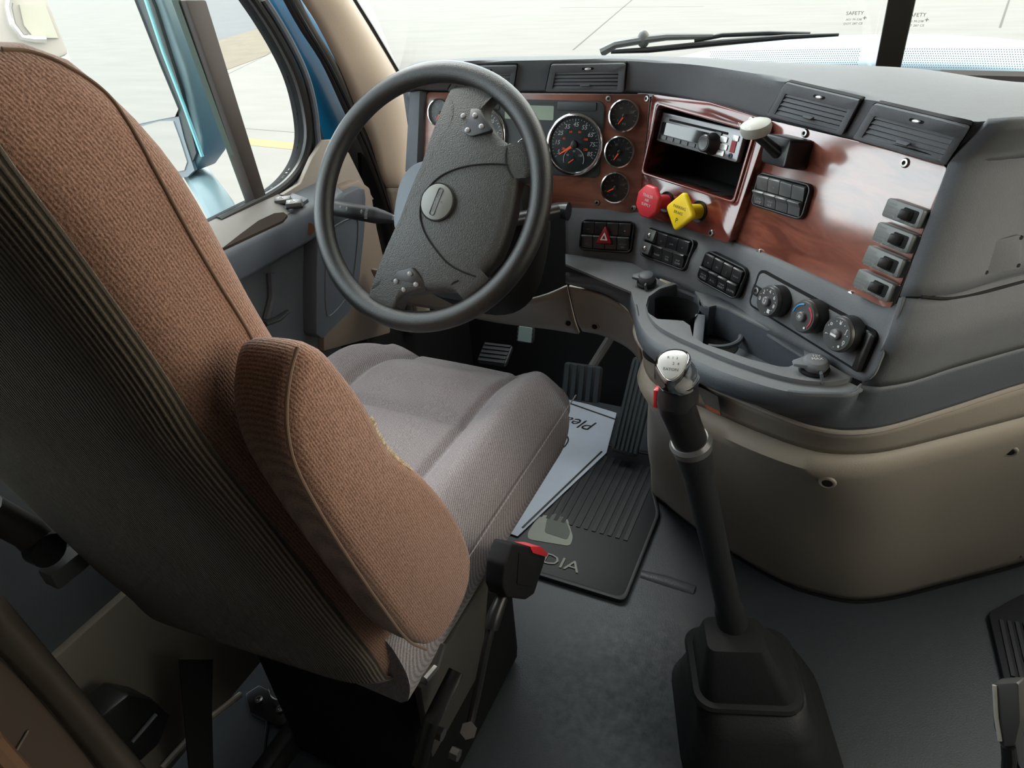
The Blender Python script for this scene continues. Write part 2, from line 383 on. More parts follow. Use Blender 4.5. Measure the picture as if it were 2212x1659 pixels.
# rails (left to right)
R1 = [P(878, 150, z=1.055), P(905, 136, z=1.07)] + [P(x, y, z=1.075) for x, y in ((1000, 128), (1100, 124), (1360, 122), (1500, 125), (1690, 135), (1900, 143), (2000, 150), (2212, 178))] + [V((.33, 1.10, 1.07)), V((.50, 1.02, 1.06))]
R0 = [p + V((0, .10, -.05)) for p in R1]
R2 = [P(872, 175, z=1.065)] + [P(x, y, z=1.083) for x, y in ((900, 150), (1000, 133), (1118, 131), (1190, 130), (1354, 128), (1500, 140), (1600, 155), (1704, 174), (1868, 210), (1990, 240), (2102, 264))]
R2 += [R2[-1] + FD * .04 + V((.02, 0, 0))] + [p + V((.03, 0, -.01)) for p in ext(R2[-1], .2, .42)]
W3 = [GF.px(868, 200, -.01), GF.px(900, 198, -.006), GF.px(1150, 199, -.006), GF.px(1375, 201, -.006), RF.px(1440, 207, -.004), RF.px(1560, 235, -.006), RF.px(1640, 258, -.006), WF.px(1700, 265, -.006), WF.px(1828, 300, -.006), WF.px(2040, 360, -.006)]
N3 = WF.px(2056, 364, .004)
R3 = W3 + [N3 + FD * .03 + V((.015, 0, 0))] + ext(N3, .19, .45)
R2b = [a.lerp(b_, .5) + V((0, -.004, .003)) for a, b_ in zip(cat_rom(R2, 24), cat_rom(R3, 24))]
W4 = [GF.px(905, 455, -.006), GF.px(1225, 456, -.006), GF.px(1360, 461, -.006), RF.px(1405, 470, -.006), RF.px(1475, 492, -.006), RF.px(1560, 524, -.006), WF.px(1640, 556, -.006), WF.px(1760, 609, -.006), WF.px(1850, 652, -.006), WF.px(1905, 678, -.006)]
N4 = WF.px(1938, 660, .004)
R4 = W4 + [N4 + FD * .02 + V((.012, 0, 0))] + ext(N4, .19, .47)

dash = empty('dashboard', (-.1, 1.25, .56), 'wraparound grey plastic dashboard with wood grain panels and tan lower skirt', 'dashboard')
# top pad: crest, roll and brow
rA = cat_rom(R2, 90); rB = cat_rom(R3, 90)
rows = mapz([R0, R1, R2, [a.lerp(b_, .08) for a, b_ in zip(rA, rB)], [a.lerp(b_, .5) for a, b_ in zip(rA, rB)], [a.lerp(b_, .92) for a, b_ in zip(rA, rB)], R3], 90, 30)
obj('top_pad', B().grid(rows), G['grey'], dash, ang=60, solid=.004)
# backing behind the wood
for i0, i1, j0, j1 in ((0, 4, 0, 3), (7, 10, 6, 10)):
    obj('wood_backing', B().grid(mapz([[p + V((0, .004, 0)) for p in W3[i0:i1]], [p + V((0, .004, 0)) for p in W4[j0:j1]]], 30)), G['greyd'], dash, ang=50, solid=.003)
# flank right of the wing
F5 = FV.px(1888, 822, 0)
def fl(a, b_, n=14): return cat_rom([a, a + FD * .03 + V((.012, -.004, 0)), *ext(a, .18, .48)], n)
topn, midn = WF.px(2052, 350, .006), WF.px(1945, 640, .008)
edge = lin([R2[11] + V((.012, -.006, 0)), topn, midn], 14)
e2 = [[p, p + V((.014, -.002, .002)), p + FD * .05 + V((.018, -.006, 0)), p + FD * .12 + V((.012, 0, 0)), p + FD * .28, p + FD * .5] for p in edge]
obj('side_panel', B().grid([cat_rom(r, 24) for r in e2]), G['grey'], dash, ang=60, solid=.006)
s5 = S(1862, 832); s5b = P(1820, 931, z=.69)
low = lin([midn + V((0, 0, -.002)), FV.px(1915, 735, .006), s5], 10)
e3 = [[p, p + V((.012, -.002, 0)), p + FD * .05 + V((.016, -.006, 0)), p + FD * .12 + V((.012, 0, 0)), p + FD * .28, p + FD * .5] for p in low]
obj('side_panel', B().grid([cat_rom(r, 24) for r in e3]), G['grey'], dash, ang=60, solid=.006)
# fascia strip carrying the switches
W4b = [GF.px(1222, 453, .004), GF.px(1300, 456, .004), GF.px(1376, 463, .004), RF.px(1475, 490, .004), RF.px(1572, 526, .006), WF.px(1640, 553, .006), WF.px(1760, 606, .006), WF.px(1850, 649, .006), WF.px(1905, 675, .006), WF.px(1935, 672, .004), WF.px(1948, 640, .006)]
W5 = [FH.px(1222, 575), FH.px(1300, 580), FH.px(1360, 588), FS2.px(1430, 603), FS2.px(1500, 632), FS3.px(1560, 665), FV.px(1640, 706), FV.px(1760, 768), FV.px(1860, 823), FV.px(1885, 812), FV.px(1905, 770)]
Wm = [FH.px(1222, 510), FH.px(1310, 515), FH.px(1378, 522), FS2.px(1455, 545), FS2.px(1530, 575), FS3.px(1592, 605), FV.px(1655, 628), FV.px(1770, 685), FV.px(1865, 733), FV.px(1908, 742), FV.px(1925, 705)]
fas_rows = mapz([[p + V((0, .012, .004)) for p in W4b], W4b, Wm, W5], 80, 14)
obj('switch_fascia', B().grid(fas_rows), G['grey'], dash, ang=60, solid=.004)
# shelf: outline at z = SZ
back = [W5[0], W5[1], W5[2], W5[3], W5[4], W5[5], W5[6], W5[7], W5[8]]
back2 = [(p.x, p.y) for p in cat_rom(back, 40)]
front = [S(1868, 838), S(1842, 850), S(1800, 852), S(1703, 846), S(1585, 812), S(1500, 777), S(1409, 732), S(1380, 695), S(1370, 655), P(1350, 618, z=.755), P(1300, 596, z=.752), P(1222, 588, z=.75)]
fr2 = cat_rom(front, 60)
trayo = [(1398, 668), (1405, 645), (1440, 624), (1480, 618), (1512, 628), (1560, 656), (1640, 700), (1700, 733), (1790, 780), (1828, 803), (1836, 815), (1822, 826), (1781, 832), (1703, 824), (1600, 793), (1500, 752), (1430, 717), (1405, 690)]
tray_o = [(p.x, p.y) for p in cat_rom([S(*q) for q in trayo + trayo[:1]], 80)][:-1]
outer = back2 + [(p.x, p.y) for p in fr2]
cxt = sum(p[0] for p in tray_o) / len(tray_o); cyt = sum(p[1] for p in tray_o) / len(tray_o)
obj('shelf', B().plate_hole(outer, tray_o, SZ - .004, SZ, 160), G['grey'], dash, ang=40)
# front skirt of the shelf (left part is the underside of the fascia)
seam = [P(1222, 612, z=.705), P(1300, 632, z=.70), P(1352, 665, z=.70), P(1372, 705, z=.70)] + [P(x, y, z=.69) for x, y in ((1384, 742), (1421, 775), (1500, 818), (1624, 872), (1742, 917), (1820, 931), (1898, 925))] + [P(2016, 892, z=.69), P(2212, 829, z=.69)]
seam += [seam[-1] + V((.15, .13, 0))]
R6 = list(reversed(front)) 
R6 = [V(p) for p in R6][:-1]; R6 += [s5, s5 + V((.012, -.002, 0)), s5 + FD * .05 + V((.016, -.006, 0)), s5 + FD * .12 + V((.012, 0, 0)), s5 + FD * .28, s5 + FD * .5]
ns = 9
ki = R6.index(s5); seamR = seam[ns:]; 
def skirt(ra, rb_, n):
    ra, rb_ = cat_rom(ra, n), cat_rom(rb_, n)
    out = []
    for a, b_ in zip(ra, rb_):
        kf = .4 if a.x < -.06 else max(.08, .4 - (a.x + .06) * 3.2)
        m_ = a.lerp(b_, .35) + V(((a.x - b_.x) * kf, (a.y - b_.y) * kf - .002, 0)); out.append(cat_rom([a, m_, b_], 10))
    return out
skA = skirt(R6[:ki + 1], seam[:ns + 1], 70); skB = skirt(R6[ki:], seam[ns:], 40)
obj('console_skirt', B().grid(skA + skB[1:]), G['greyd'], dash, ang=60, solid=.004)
# tan lower console
s0 = seam[3:]
seamL = [P(1372, 705, z=.70) + V((-.01, .35, 0)), P(1372, 705, z=.70) + V((-.004, .12, 0))] + s0
bead = [p + (V((0, 0, 0)) if i < 2 else V((-.002 if p.x < 0 else .0, -.004, 0))) for i, p in enumerate(seamL)]
st = [V((-.27, 1.40, .60)), V((-.275, 1.17, .60)), P(1378, 790, z=.63), P(1390, 838, z=.62), P(1440, 872, z=.615), P(1522, 908, z=.61), P(1624, 955, z=.605), P(1742, 996, z=.60), P(1820, 1004, z=.60), P(1898, 998, z=.60), P(2016, 970, z=.60), P(2212, 919, z=.60)]
st += [st[-1] + V((.15, .13, 0))]
stl = [p + V((.006, .012, .012)) for p in st]
md = [V((-.28, 1.45, .3)), V((-.285, 1.32, .3)), P(1399, 960, z=.31), P(1415, 1000, z=.30), P(1470, 1040, z=.30), P(1560, 1090, z=.29), P(1680, 1140, z=.29), P(1790, 1165, z=.29), P(1855, 1170, z=.29), P(1925, 1162, z=.29), P(2030, 1130, z=.29), P(2212, 1075, z=.29)]
md += [md[-1] + V((.15, .13, 0))]
fl_ = [V((-.30, 1.62, 0)), V((-.305, 1.48, 0)), P(1407, 1062, z=0), P(1440, 1092, z=0), P(1500, 1140, z=0), P(1590, 1200, z=0), P(1700, 1262, z=0), P(1790, 1290, z=0), P(1852, 1299, z=0), P(1930, 1290, z=0), P(2030, 1265, z=0), P(2212, 1216, z=0)]
fl_ += [fl_[-1] + V((.15, .13, 0))]
def rs(r): return cat_rom(r, 80)
rr = [rs(r) for r in (seamL, bead, stl, st, md, fl_)]
colsA = [cat_rom([r[i] + V((0, 0, -.001)) for r in rr[1:3]], 5) for i in range(80)]
obj('upper_band', B().grid(colsA), G['tan'], dash, ang=60, solid=.004)
bd = B().tube([p + V((0, -.001, -.002)) for p in rr[0]], .004, 8); obj('seam_bead', bd, G['taupe'], dash)
colsB = [cat_rom([rr[2][i] + V((0, .0, .002)), rr[3][i] + V((0, 0, .004)), rr[3][i] + V((0, -.003, -.012)), rr[4][i], rr[5][i]], 22) for i in range(80)]
obj('lower_console', B().grid(colsB), G['tan'], dash, ang=60, solid=.004)
obj('base_gasket', B().tube([p + V((0, -.003, .003)) for p in rr[5]], .005, 6), G['blackm'], dash)
# kick panels under the dash
def kp(pts, zs): return [P(x, y, z=z) for (x, y), z in zip(pts, zs)]
ka = [V((-.93, 1.14, .655)), V((-.80, 1.14, .655)), P(1060, 652, z=.66), P(1130, 652, z=.665), P(1180, 640, z=.68), P(1225, 620, z=.70)]
kb = [V((-.93, 1.16, .60)), V((-.80, 1.16, .60)), P(1050, 675, z=.60), P(1130, 682, z=.60), P(1190, 690, z=.60), P(1240, 694, z=.61)]
kc = [V((-.93, 1.19, .55)), V((-.80, 1.19, .55)), P(1055, 694, z=.56), P(1130, 705, z=.56), P(1190, 712, z=.565), P(1250, 722, z=.57)]
obj('kick_panel', B().grid(mapz([ka, kb, kc], 40, 8)), G['tan'], dash, ang=40, solid=.006)
ka = [P(1228, 620, z=.70), P(1300, 640, z=.698), P(1350, 672, z=.697), P(1372, 706, z=.70), P(1376, 745, z=.66)]
kb = [P(1247, 696, z=.61), P(1300, 703, z=.61), P(1350, 722, z=.61), P(1376, 750, z=.61), P(1380, 775, z=.63)]
kc = [P(1258, 716, z=.58), P(1300, 725, z=.58), P(1350, 748, z=.57), P(1378, 775, z=.57), P(1388, 800, z=.60)]
obj('kick_panel', B().grid(mapz([ka, kb, kc], 30, 8)), G['tan'], dash, ang=40, solid=.006)
def dimple(c, n, r=.009, par=dash, name='screw_hole'):
    f = Fr(c, V((1, 0, 0)), n=n); b_ = B(f.m()); b_.lathe([(r * 1.6, -.002), (r * 1.5, .0012), (r * 1.25, .002), (r * .95, .0012)], 18)
    o = obj(name, b_, G['tan'], par); b2 = B(f.m()); b2.lathe([(r * .95, -.004), (r * .95, .0016)], 14); obj('hole', b2, G['void'], o)
    return o
for x, y in ((1210, 644), (1228, 698)): dimple(P(x, y, z=.665 if y < 660 else .603), V((0, -1, .2)), .006)
dimple(P(1285, 705, z=.605), V((0, -.9, -.1)), .006)
for (x, y, z) in ((1787, 1043, .52), (2180, 975, .52), (2195, 1200, .10)):
    # sit on the lower console surface: pick nearest surface along the ray
    r = ray(x, y); best = None
    for c in colsB:
        for p in c:
            q = p - C0; dd = (q - r * q.dot(r)).length
            if best is None or dd < best[0]: best = (dd, p)
    dimple(C0 + r * ((best[1] - C0).dot(r) - .001), V((-.1, -.9, -.2)) if x < 1900 else V((.5, -.8, -.2)), .008)
# dark line where the side flap of the console starts
# ---- left end bezel of the dash
eb = B()
for (a, b_, c_, d_) in (((884, 196), (905, 196), (898, 372), (874, 372)), ((873, 376), (900, 376), (893, 462), (868, 462))):
    q = [GF.px(*a, .012), GF.px(*b_, .016), GF.px(*c_, .016), GF.px(*d_, .012)]
    eb.hexa([p - GF.n * .06 for p in q], q)
    q = [GF.px(*b_, .016), GF.px(b_[0] + 16, b_[1] + 2, 0), GF.px(c_[0] + 16, c_[1], 0), GF.px(*c_, .016)]
    eb.hexa([p - GF.n * .03 for p in q], q)
obj('end_bezel', eb, G['greyd'], dash, bevel=.003)
# ---- wood panels
def outl(fr, pts, h=0, r=.008):
    return round_poly([fr.uv(x, y, h) for x, y in pts], r)
po = outl(GF, [(922, 199), (1404, 203), (1380, 464), (1222, 455), (905, 455)])
obj('gauge_panel_wood', B(GF.m()).prism(po, -.004, .0), G['woodg'], dash, bevel=.001)
po = outl(WF, [(1640, 254), (1845, 303), (2052, 358), (1990, 510), (1935, 640), (1918, 677), (1850, 650), (1700, 580), (1575, 526)], 0, .012)
obj('wing_panel_wood', B(WF.m()).prism(po, -.005, .0), G['woodw'], dash, bevel=.001)
# radio surround: raised plate with pocket
ro = outl(RF, [(1407, 203), (1530, 220), (1652, 258), (1655, 285), (1572, 527), (1480, 492), (1380, 464)], .018, .008)
ri = outl(RF, [(1424, 228), (1628, 286), (1584, 434), (1391, 372)], .018, .007)
obj('radio_panel_wood', B(RF.m()).plate_hole(ro, ri, -.02, .018, 120), G['woodr'], dash, bevel=.0025)
rim = [RF.uv(*q, .02) for q in ((1414, 209), (1530, 226), (1646, 261), (1649, 284), (1568, 518), (1480, 485), (1386, 460))]
cu = [(p[0], p[1]) for p in ri]
pk = B(RF.m()); d0 = -.10
pk.rings([[(x, y, .016) for x, y in cu], [(x, y, d0) for x, y in cu]], (False, True))
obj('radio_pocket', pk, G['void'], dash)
# inner trim line around pocket
obj('pocket_edge', B(RF.m()).plate_hole([((x - sum(p[0] for p in cu) / len(cu)) * 1.045 + sum(p[0] for p in cu) / len(cu), (y - sum(p[1] for p in cu) / len(cu)) * 1.07 + sum(p[1] for p in cu) / len(cu)) for x, y in cu], cu, .010, .021, 90), G['woodr'], dash, bevel=.0015)
# screws
def screw(fr, x, y, h=.0, r=.0055, parent=dash):
    f = fr.at(x, y, h); b_ = B(f.m()); b_.lathe([(r, 0), (r, .001), (r * .8, .0028), (r * .45, .003), (r * .4, .0012)], 20)
    o = obj('screw', b_, G['steel'], parent); obj('socket_recess', B(f.m()).disc(r * .4, .0008, .0016, 6), G['void'], o)
for q in ((1740, 288), (1956, 352), (1640, 546), (1837, 637)): screw(WF, *q)
for q in ((1416, 215), (1642, 262), (1386, 450), (1555, 503)): screw(RF, *q, .018)
for q in ((1315, 213), (1290, 438)): screw(GF, *q)
# speaker plate and oblong blank on the flank
def flankpt(x, y, off=.0):
    # flank plane through N4 with direction FD
    n = FD.cross(V((0, 0, 1))).normalized(); n = V((n.x, n.y, .0))
    if n.y > 0: n = -n
    return n
fn = flankpt(0, 0)
import itertools
def hitgrid(x, y, rows):
    r = ray(x, y); best = None
    for ra, rb in zip(rows, rows[1:]):
        for i in range(len(ra) - 1):
            for tri in ((ra[i], ra[i + 1], rb[i]), (ra[i + 1], rb[i + 1], rb[i])):
                e1, e2_ = tri[1] - tri[0], tri[2] - tri[0]; h = r.cross(e2_); a = e1.dot(h)
                if abs(a) < 1e-12: continue
                s_ = C0 - tri[0]; u = s_.dot(h) / a
                if u < -.01 or u > 1.01: continue
                q = s_.cross(e1); v_ = r.dot(q) / a
                if v_ < -.01 or u + v_ > 1.02: continue
                t_ = e2_.dot(q) / a
                if t_ > .05 and (best is None or t_ < best[0]):
                    n = e1.cross(e2_).normalized(); n = n if n.dot(r) < 0 else -n
                    best = (t_, C0 + r * t_, n)
    return best
top_rows = rows
vrows = [[a + (a - b_) * .2 for a, b_ in zip(rA, rB)], rA, rB]
sp_rows = [cat_rom(r, 24) for r in e2]; sl_rows = [cat_rom(r, 24) for r in e3]
h = hitgrid(2165, 555, sp_rows) or hitgrid(2165, 555, sl_rows)
if h:
    f = Fr(h[1], FD, n=h[2])
    po = round_poly([f.uv(x, y) for x, y in ((2130, 522), (2205, 505), (2200, 580), (2122, 592))], .006)
    sp = obj('speaker_blank', B(f.m()).prism(po, -.002, .0025), G['grey'], dash, bevel=.001)
    for q in ((2133, 527), (2202, 512), (2196, 572), (2127, 587)):
        a, b_ = f.uv(*q); obj('screw_hole', B(f.m()).disc(.0025, .001, .003, 12, (a, b_)), G['void'], sp)
h = hitgrid(1992, 825, sl_rows)
if h:
    f = Fr(h[1], FD, n=h[2])
    po = round_poly([f.uv(x, y) for x, y in ((1975, 800), (2028, 786), (2012, 858), (1964, 870))], .012, 6)
    sp = obj('oblong_blank', B(f.m()).prism(po, -.002, .003), G['grey'], dash, bevel=.0012)
    cx_, cy_ = f.uv(1994, 828); pi_ = [(cx_ + (p[0] - cx_) * .72, cy_ + (p[1] - cy_) * .76) for p in po]
    obj('inner_plug', B(f.m()).prism(pi_, .002, .0042), G['grey'], sp, bevel=.001)
# seam line across the flank
sl_ = []
for x, y in ((1948, 628), (1990, 641), (2045, 645), (2120, 632), (2211, 608)):
    h = hitgrid(x, y, sp_rows) or hitgrid(x, y, sl_rows)
    if h: sl_.append(h[1] + h[2] * -.0005)
if len(sl_) > 2: obj('panel_gap', B().tube(cat_rom(sl_, 30), .0022, 6), G['void'], dash)

# ---- cup tray insert
tray = empty('cup_holder_tray', (cxt, cyt, SZ - .09), 'grey cup holder tray with a round well and a long open bin', 'cup holder')
hole = [(1395, 668), (1400, 650), (1425, 632), (1460, 622), (1495, 630), (1510, 650), (1510, 664), (1530, 672), (1545, 668), (1575, 678), (1620, 702), (1735, 758), (1737, 775), (1722, 793), (1700, 803), (1680, 801), (1620, 786), (1560, 765), (1520, 752), (1495, 735), (1490, 712), (1468, 697), (1450, 700), (1420, 698), (1400, 685)]
ho = [(p.x, p.y) for p in lin([S(*q) for q in hole + hole[:1]], 120)][:-1]
tb = B(); N_ = 160
# rim with two lips: outline offset rings
def scl(poly, k, cx_, cy_): return [(cx_ + (x - cx_) * k, cy_ + (y - cy_) * k) for x, y in poly]
_c = [S(*q) for q in hole]; hcx = sum(p.x for p in _c) / len(_c); hcy = sum(p.y for p in _c) / len(_c)
big = scl(tray_o, 1.02, cxt, cyt)
tb.plate_hole(big, scl(ho, 1.0, hcx, hcy), SZ - .003, SZ + .007, N_)
obj('rim', tb, G['grey'], tray, bevel=.0025)
wl = B(); wl.rings([[(x, y, SZ + .004) for x, y in ho], [(x, y, SZ - .045) for x, y in scl(ho, .985, hcx, hcy)]], (False, True))
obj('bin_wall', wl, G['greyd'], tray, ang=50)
# round well: a cup inside the left lobe, and the half-ring of the second holder
c1 = P(1450, 662, z=SZ); 
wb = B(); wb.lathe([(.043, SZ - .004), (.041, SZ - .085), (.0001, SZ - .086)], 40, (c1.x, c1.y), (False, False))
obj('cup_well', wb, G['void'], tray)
c2 = P(1545, 728, z=SZ - .03)
arc = [V((c2.x + .037 * cos(a), c2.y + .037 * sin(a), SZ - .026)) for a in [radians(-95 + i * 9) for i in range(17)]]
obj('cup_ring', B().tube(arc, .004, 8), G['greyd'], tray)
wb = B(); wb.rings([[p for p in [V((c2.x + .035 * cos(2 * pi * i / 30), c2.y + .035 * sin(2 * pi * i / 30), SZ - .044)) for i in range(30)]], [V((c2.x + .034 * cos(2 * pi * i / 30), c2.y + .034 * sin(2 * pi * i / 30), SZ - .0435)) for i in range(30)]])
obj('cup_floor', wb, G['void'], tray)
dv = B()
for x, y in ((1508, 672),):
    p = P(x, y, z=SZ); q = P(1500, 742, z=SZ)
    dv.hexa([V((p.x - .004, p.y, SZ - .08)), V((p.x + .012, p.y, SZ - .08)), V((q.x + .012, q.y, SZ - .08)), V((q.x - .004, q.y, SZ - .08))], [V((p.x - .004, p.y, SZ - .004)), V((p.x + .012, p.y, SZ - .004)), V((q.x + .012, q.y, SZ - .03)), V((q.x - .004, q.y, SZ - .03))])
obj('divider', dv, G['greyd'], tray, bevel=.002)
# ---- socket caps
def socket(x, y, z, lbl, yaw, big=1.0, txt=None, tiltn=V((0, -.1, 1))):
    c = P(x, y, z=z); r = empty('power_socket', c, lbl, 'power socket', 'power sockets on the dashboard shelf')
    f = Fr(c, V((cos(yaw), sin(yaw), 0)), n=tiltn); k = big
    obj('socket_ring', B(f.m()).lathe([(.019 * k, 0), (.019 * k, .004), (.016 * k, .006), (.0145 * k, .004)], 28), G['black'], r)
    obj('cap', B(f.m()).lathe([(.014 * k, .004), (.0165 * k, .010), (.0165 * k, .014), (.013 * k, .0185), (.006 * k, .020), (.0001, .0202)], 28).hexa(*([[(-.028 * k, -.005, .010), (-.010 * k, -.012 * k, .010), (-.010 * k, .012 * k, .010), (-.028 * k, .005, .010)], [(-.027 * k, -.004, .0135), (-.010 * k, -.011 * k, .016), (-.010 * k, .011 * k, .016), (-.027 * k, .004, .0135)]])), G['greyd'] if not txt else G['grey'], r, bevel=.0008)
    obj('tether', B(f.m()).tube([(.003, -.010 * k, .012), (.003, -.021 * k, .010), (.005, -.024 * k, .001), (.006, -.027 * k, 0)], .0022, 6), G['greyd'], r)
    if txt:
        b_ = B(f.m())
        for i, t_ in enumerate(txt): b_.text(t_, .0065, (0, .004 - i * .0065, .0206), 0)
        obj('cap_print', b_, G['ink'], r, flat=True)
socket(1397, 612, SZ + .004, 'black capped power socket left of the round cup well', 0, .85, None, V((-.1, -.25, 1)))
socket(1758, 800, SZ + .007, 'grey capped power socket at the right end of the tray', .3, 1.0, ['12V', 'MAX'])
# ================================================================== things mounted on the dash
def gauge(x, y, r, label, kind='small', fr=GF, group=None, needle=225, h=.0):
    f = fr.at(x, y, h); g = empty('gauge', f.o - V((0, 0, r)), label, 'gauge', group)
    M = f.m()
    obj('dial', B(M).disc(r * .9, .0005, .003, 48), G['dial'], g)
    obj('bezel', B(M).rings([[(rr * cos(2 * pi * i / 56), rr * sin(2 * pi * i / 56), z) for i in range(56)] for rr, z in ((r * .99, 0), (r, .006), (r * .97, .009), (r * .90, .0095), (r * .87, .007), (r * .86, .0028))], (False, False)), G['chrome'], g, ang=60)
    b_ = B(M)
    if kind == 'speedo':
        nums = ['5', '15', '25', '35', '45', '55', '65', '75', '85']
        for i, s_ in enumerate(nums):
            a = radians(205 - i * 29); b_.text(s_, .0105, (cos(a) * r * .62, sin(a) * r * .62, .0034), 0, shear=.2)
        for i in range(33):
            a = radians(212 - i * 7.6); ra, rb = r * (.76 if i % 4 else .72), r * .80
            b_.box((cos(a) * (ra + rb) / 2, sin(a) * (ra + rb) / 2, .0033), (rb - ra, .0007, .0004), Matrix.Rotation(a, 3, 'Z'))
        n2 = (0, -r * .47); 
        arc = [(n2[0] + cos(radians(q)) * r * .36, n2[1] + sin(radians(q)) * r * .36, .0035) for q in range(-20, 201, 10)]
        b_.tube(arc, .0007, 5)
        for s_, q in (('40', 150), ('80', 90), ('120', 30)): b_.text(s_, .005, (n2[0] + cos(radians(q)) * r * .26, n2[1] + sin(radians(q)) * r * .26, .0034))
        b2 = B(M)
        for i, s_ in enumerate(['20', '40', '60', '80', '100', '120']):
            a = radians(200 - i * 44); b2.text(s_, .0055, (cos(a) * r * .42, sin(a) * r * .42, .0034), 0)
        b2.text('MPH', .0035, (-r * .34, -r * .16, .0034)); obj('kilometre_scale', b2, G['needle'], g, flat=True)
        obj('odometer_dial', B(M).disc(r * .08, .003, .005, 16, n2), G['black'], g)
    elif kind == 'tach':
        for i, s_ in enumerate(['0', '5', '10', '15', '20', '25', '30']):
            a = radians(215 - i * 42); b_.text(s_, .0095, (cos(a) * r * .62, sin(a) * r * .62, .0034), 0, shear=.2)
        for i in range(31):
            a = radians(215 - i * 8.4); ra, rb = r * .74, r * .80
            b_.box((cos(a) * (ra + rb) / 2, sin(a) * (ra + rb) / 2, .0033), (rb - ra, .0007, .0004), Matrix.Rotation(a, 3, 'Z'))
    else:
        for i, s_ in enumerate(['0', '60', '120']):
            a = radians(215 - i * 95); b_.text(s_, r * .2, (cos(a) * r * .5, sin(a) * r * .5, .0034), 0)
        for i in range(11):
            a = radians(225 - i * 25); b_.box((cos(a) * r * .72, sin(a) * r * .72, .0033), (r * .14, .0006, .0004), Matrix.Rotation(a, 3, 'Z'))
        b_.text('PSI' if group and 'right' in group else '°F', r * .2, (0, -r * .5, .0034))
    obj('scale_marks', b_, G['ink'] if kind != 'small' else G['inkd'], g, flat=True)
    a = radians(needle); nb = B(M)
    L_ = r * .62; w_ = r * .05
    nb.hexa([(cos(a) * t_ - sin(a) * s_, sin(a) * t_ + cos(a) * s_, .0042) for t_, s_ in ((-r * .05, -w_), (-r * .05, w_), (L_, w_ * .3), (L_, -w_ * .3))], [(cos(a) * t_ - sin(a) * s_, sin(a) * t_ + cos(a) * s_, .0052) for t_, s_ in ((-r * .05, -w_), (-r * .05, w_), (L_, w_ * .3), (L_, -w_ * .3))])
    obj('needle', nb, G['needle'], g)
    obj('needle_hub', B(M).lathe([(r * .13, .003), (r * .12, .007), (r * .08, .0075)], 20), G['black'], g)
    if kind == 'speedo':
        a = radians(215); nb = B(M); q0 = (0, -r * .47)
        nb.box((q0[0] + cos(a) * r * .1, q0[1] + sin(a) * r * .1, .0052), (r * .22, .0014, .0006), Matrix.Rotation(a, 3, 'Z')); obj('small_needle', nb, G['needle'], g)
    obj('lens', B(M).disc(r * .86, .0066, .0072, 40), G['gglass'], g)
    return g
# cluster plate
cl = empty('instrument_cluster', GF.px(1140, 385), 'dark grey cluster plate with green display behind the steering wheel', 'instrument cluster')
a0 = GF.uv(1307, 219, .003); a1 = GF.uv(1298, 385, .003)
w_c = a0[0] - GF.uv(985, 218, .003)[0]; h_c = a0[1] - a1[1]
po = rrect(w_c, h_c, .012, 6, (a0[0] - w_c / 2, a0[1] - h_c / 2))
obj('plate', B(GF.m()).prism(po, -.001, .004), G['clus'], cl, bevel=.0015)
def rect_px(fr, x0, y0, x1, y1, h): 
    a, b_ = fr.uv(x0, y0, h), fr.uv(x1, y1, h); return rrect(abs(b_[0] - a[0]), abs(b_[1] - a[1]), .002, 3, ((a[0] + b_[0]) / 2, (a[1] + b_[1]) / 2))
obj('display', B(GF.m()).prism(rect_px(GF, 1091, 226, 1195, 260, .0045), .003, .0046), G['lcd'], cl)
obj('lamp_panel', B(GF.m()).prism(rect_px(GF, 1205, 219, 1288, 240, .0045), .003, .006), G['clus'], cl, bevel=.0008)
obj('lamp_panel', B(GF.m()).prism(rect_px(GF, 1000, 213, 1079, 237, .0045), .003, .006), G['clus'], cl, bevel=.0008)
gauge(1244, 312, .0535, 'large speedometer with white numbers 5 to 85 and orange needle', 'speedo', GF, None, 213, .004)
gauge(1042, 291, .0535, 'large tachometer half hidden behind the steering wheel spoke', 'tach', GF, None, 215, .004)
gauge(1141, 322, .021, 'tiny round gauge between speedometer and tachometer', 'small', GF, None, 215, .004)
gauge(953, 244, .0262, 'small chrome ringed gauge alone at the far left of the wood panel', 'small', GF, 'small round gauges', 240)
gauge(1350, 250, .0272, 'top one of three small gauges right of the speedometer', 'small', GF, 'small round gauges right column', 235)
gauge(1340, 328, .0272, 'middle one of three small gauges right of the speedometer', 'small', GF, 'small round gauges right column', 235)
gauge(1331, 405, .0272, 'bottom one of three small gauges right of the speedometer', 'small', GF, 'small round gauges right column', 208)
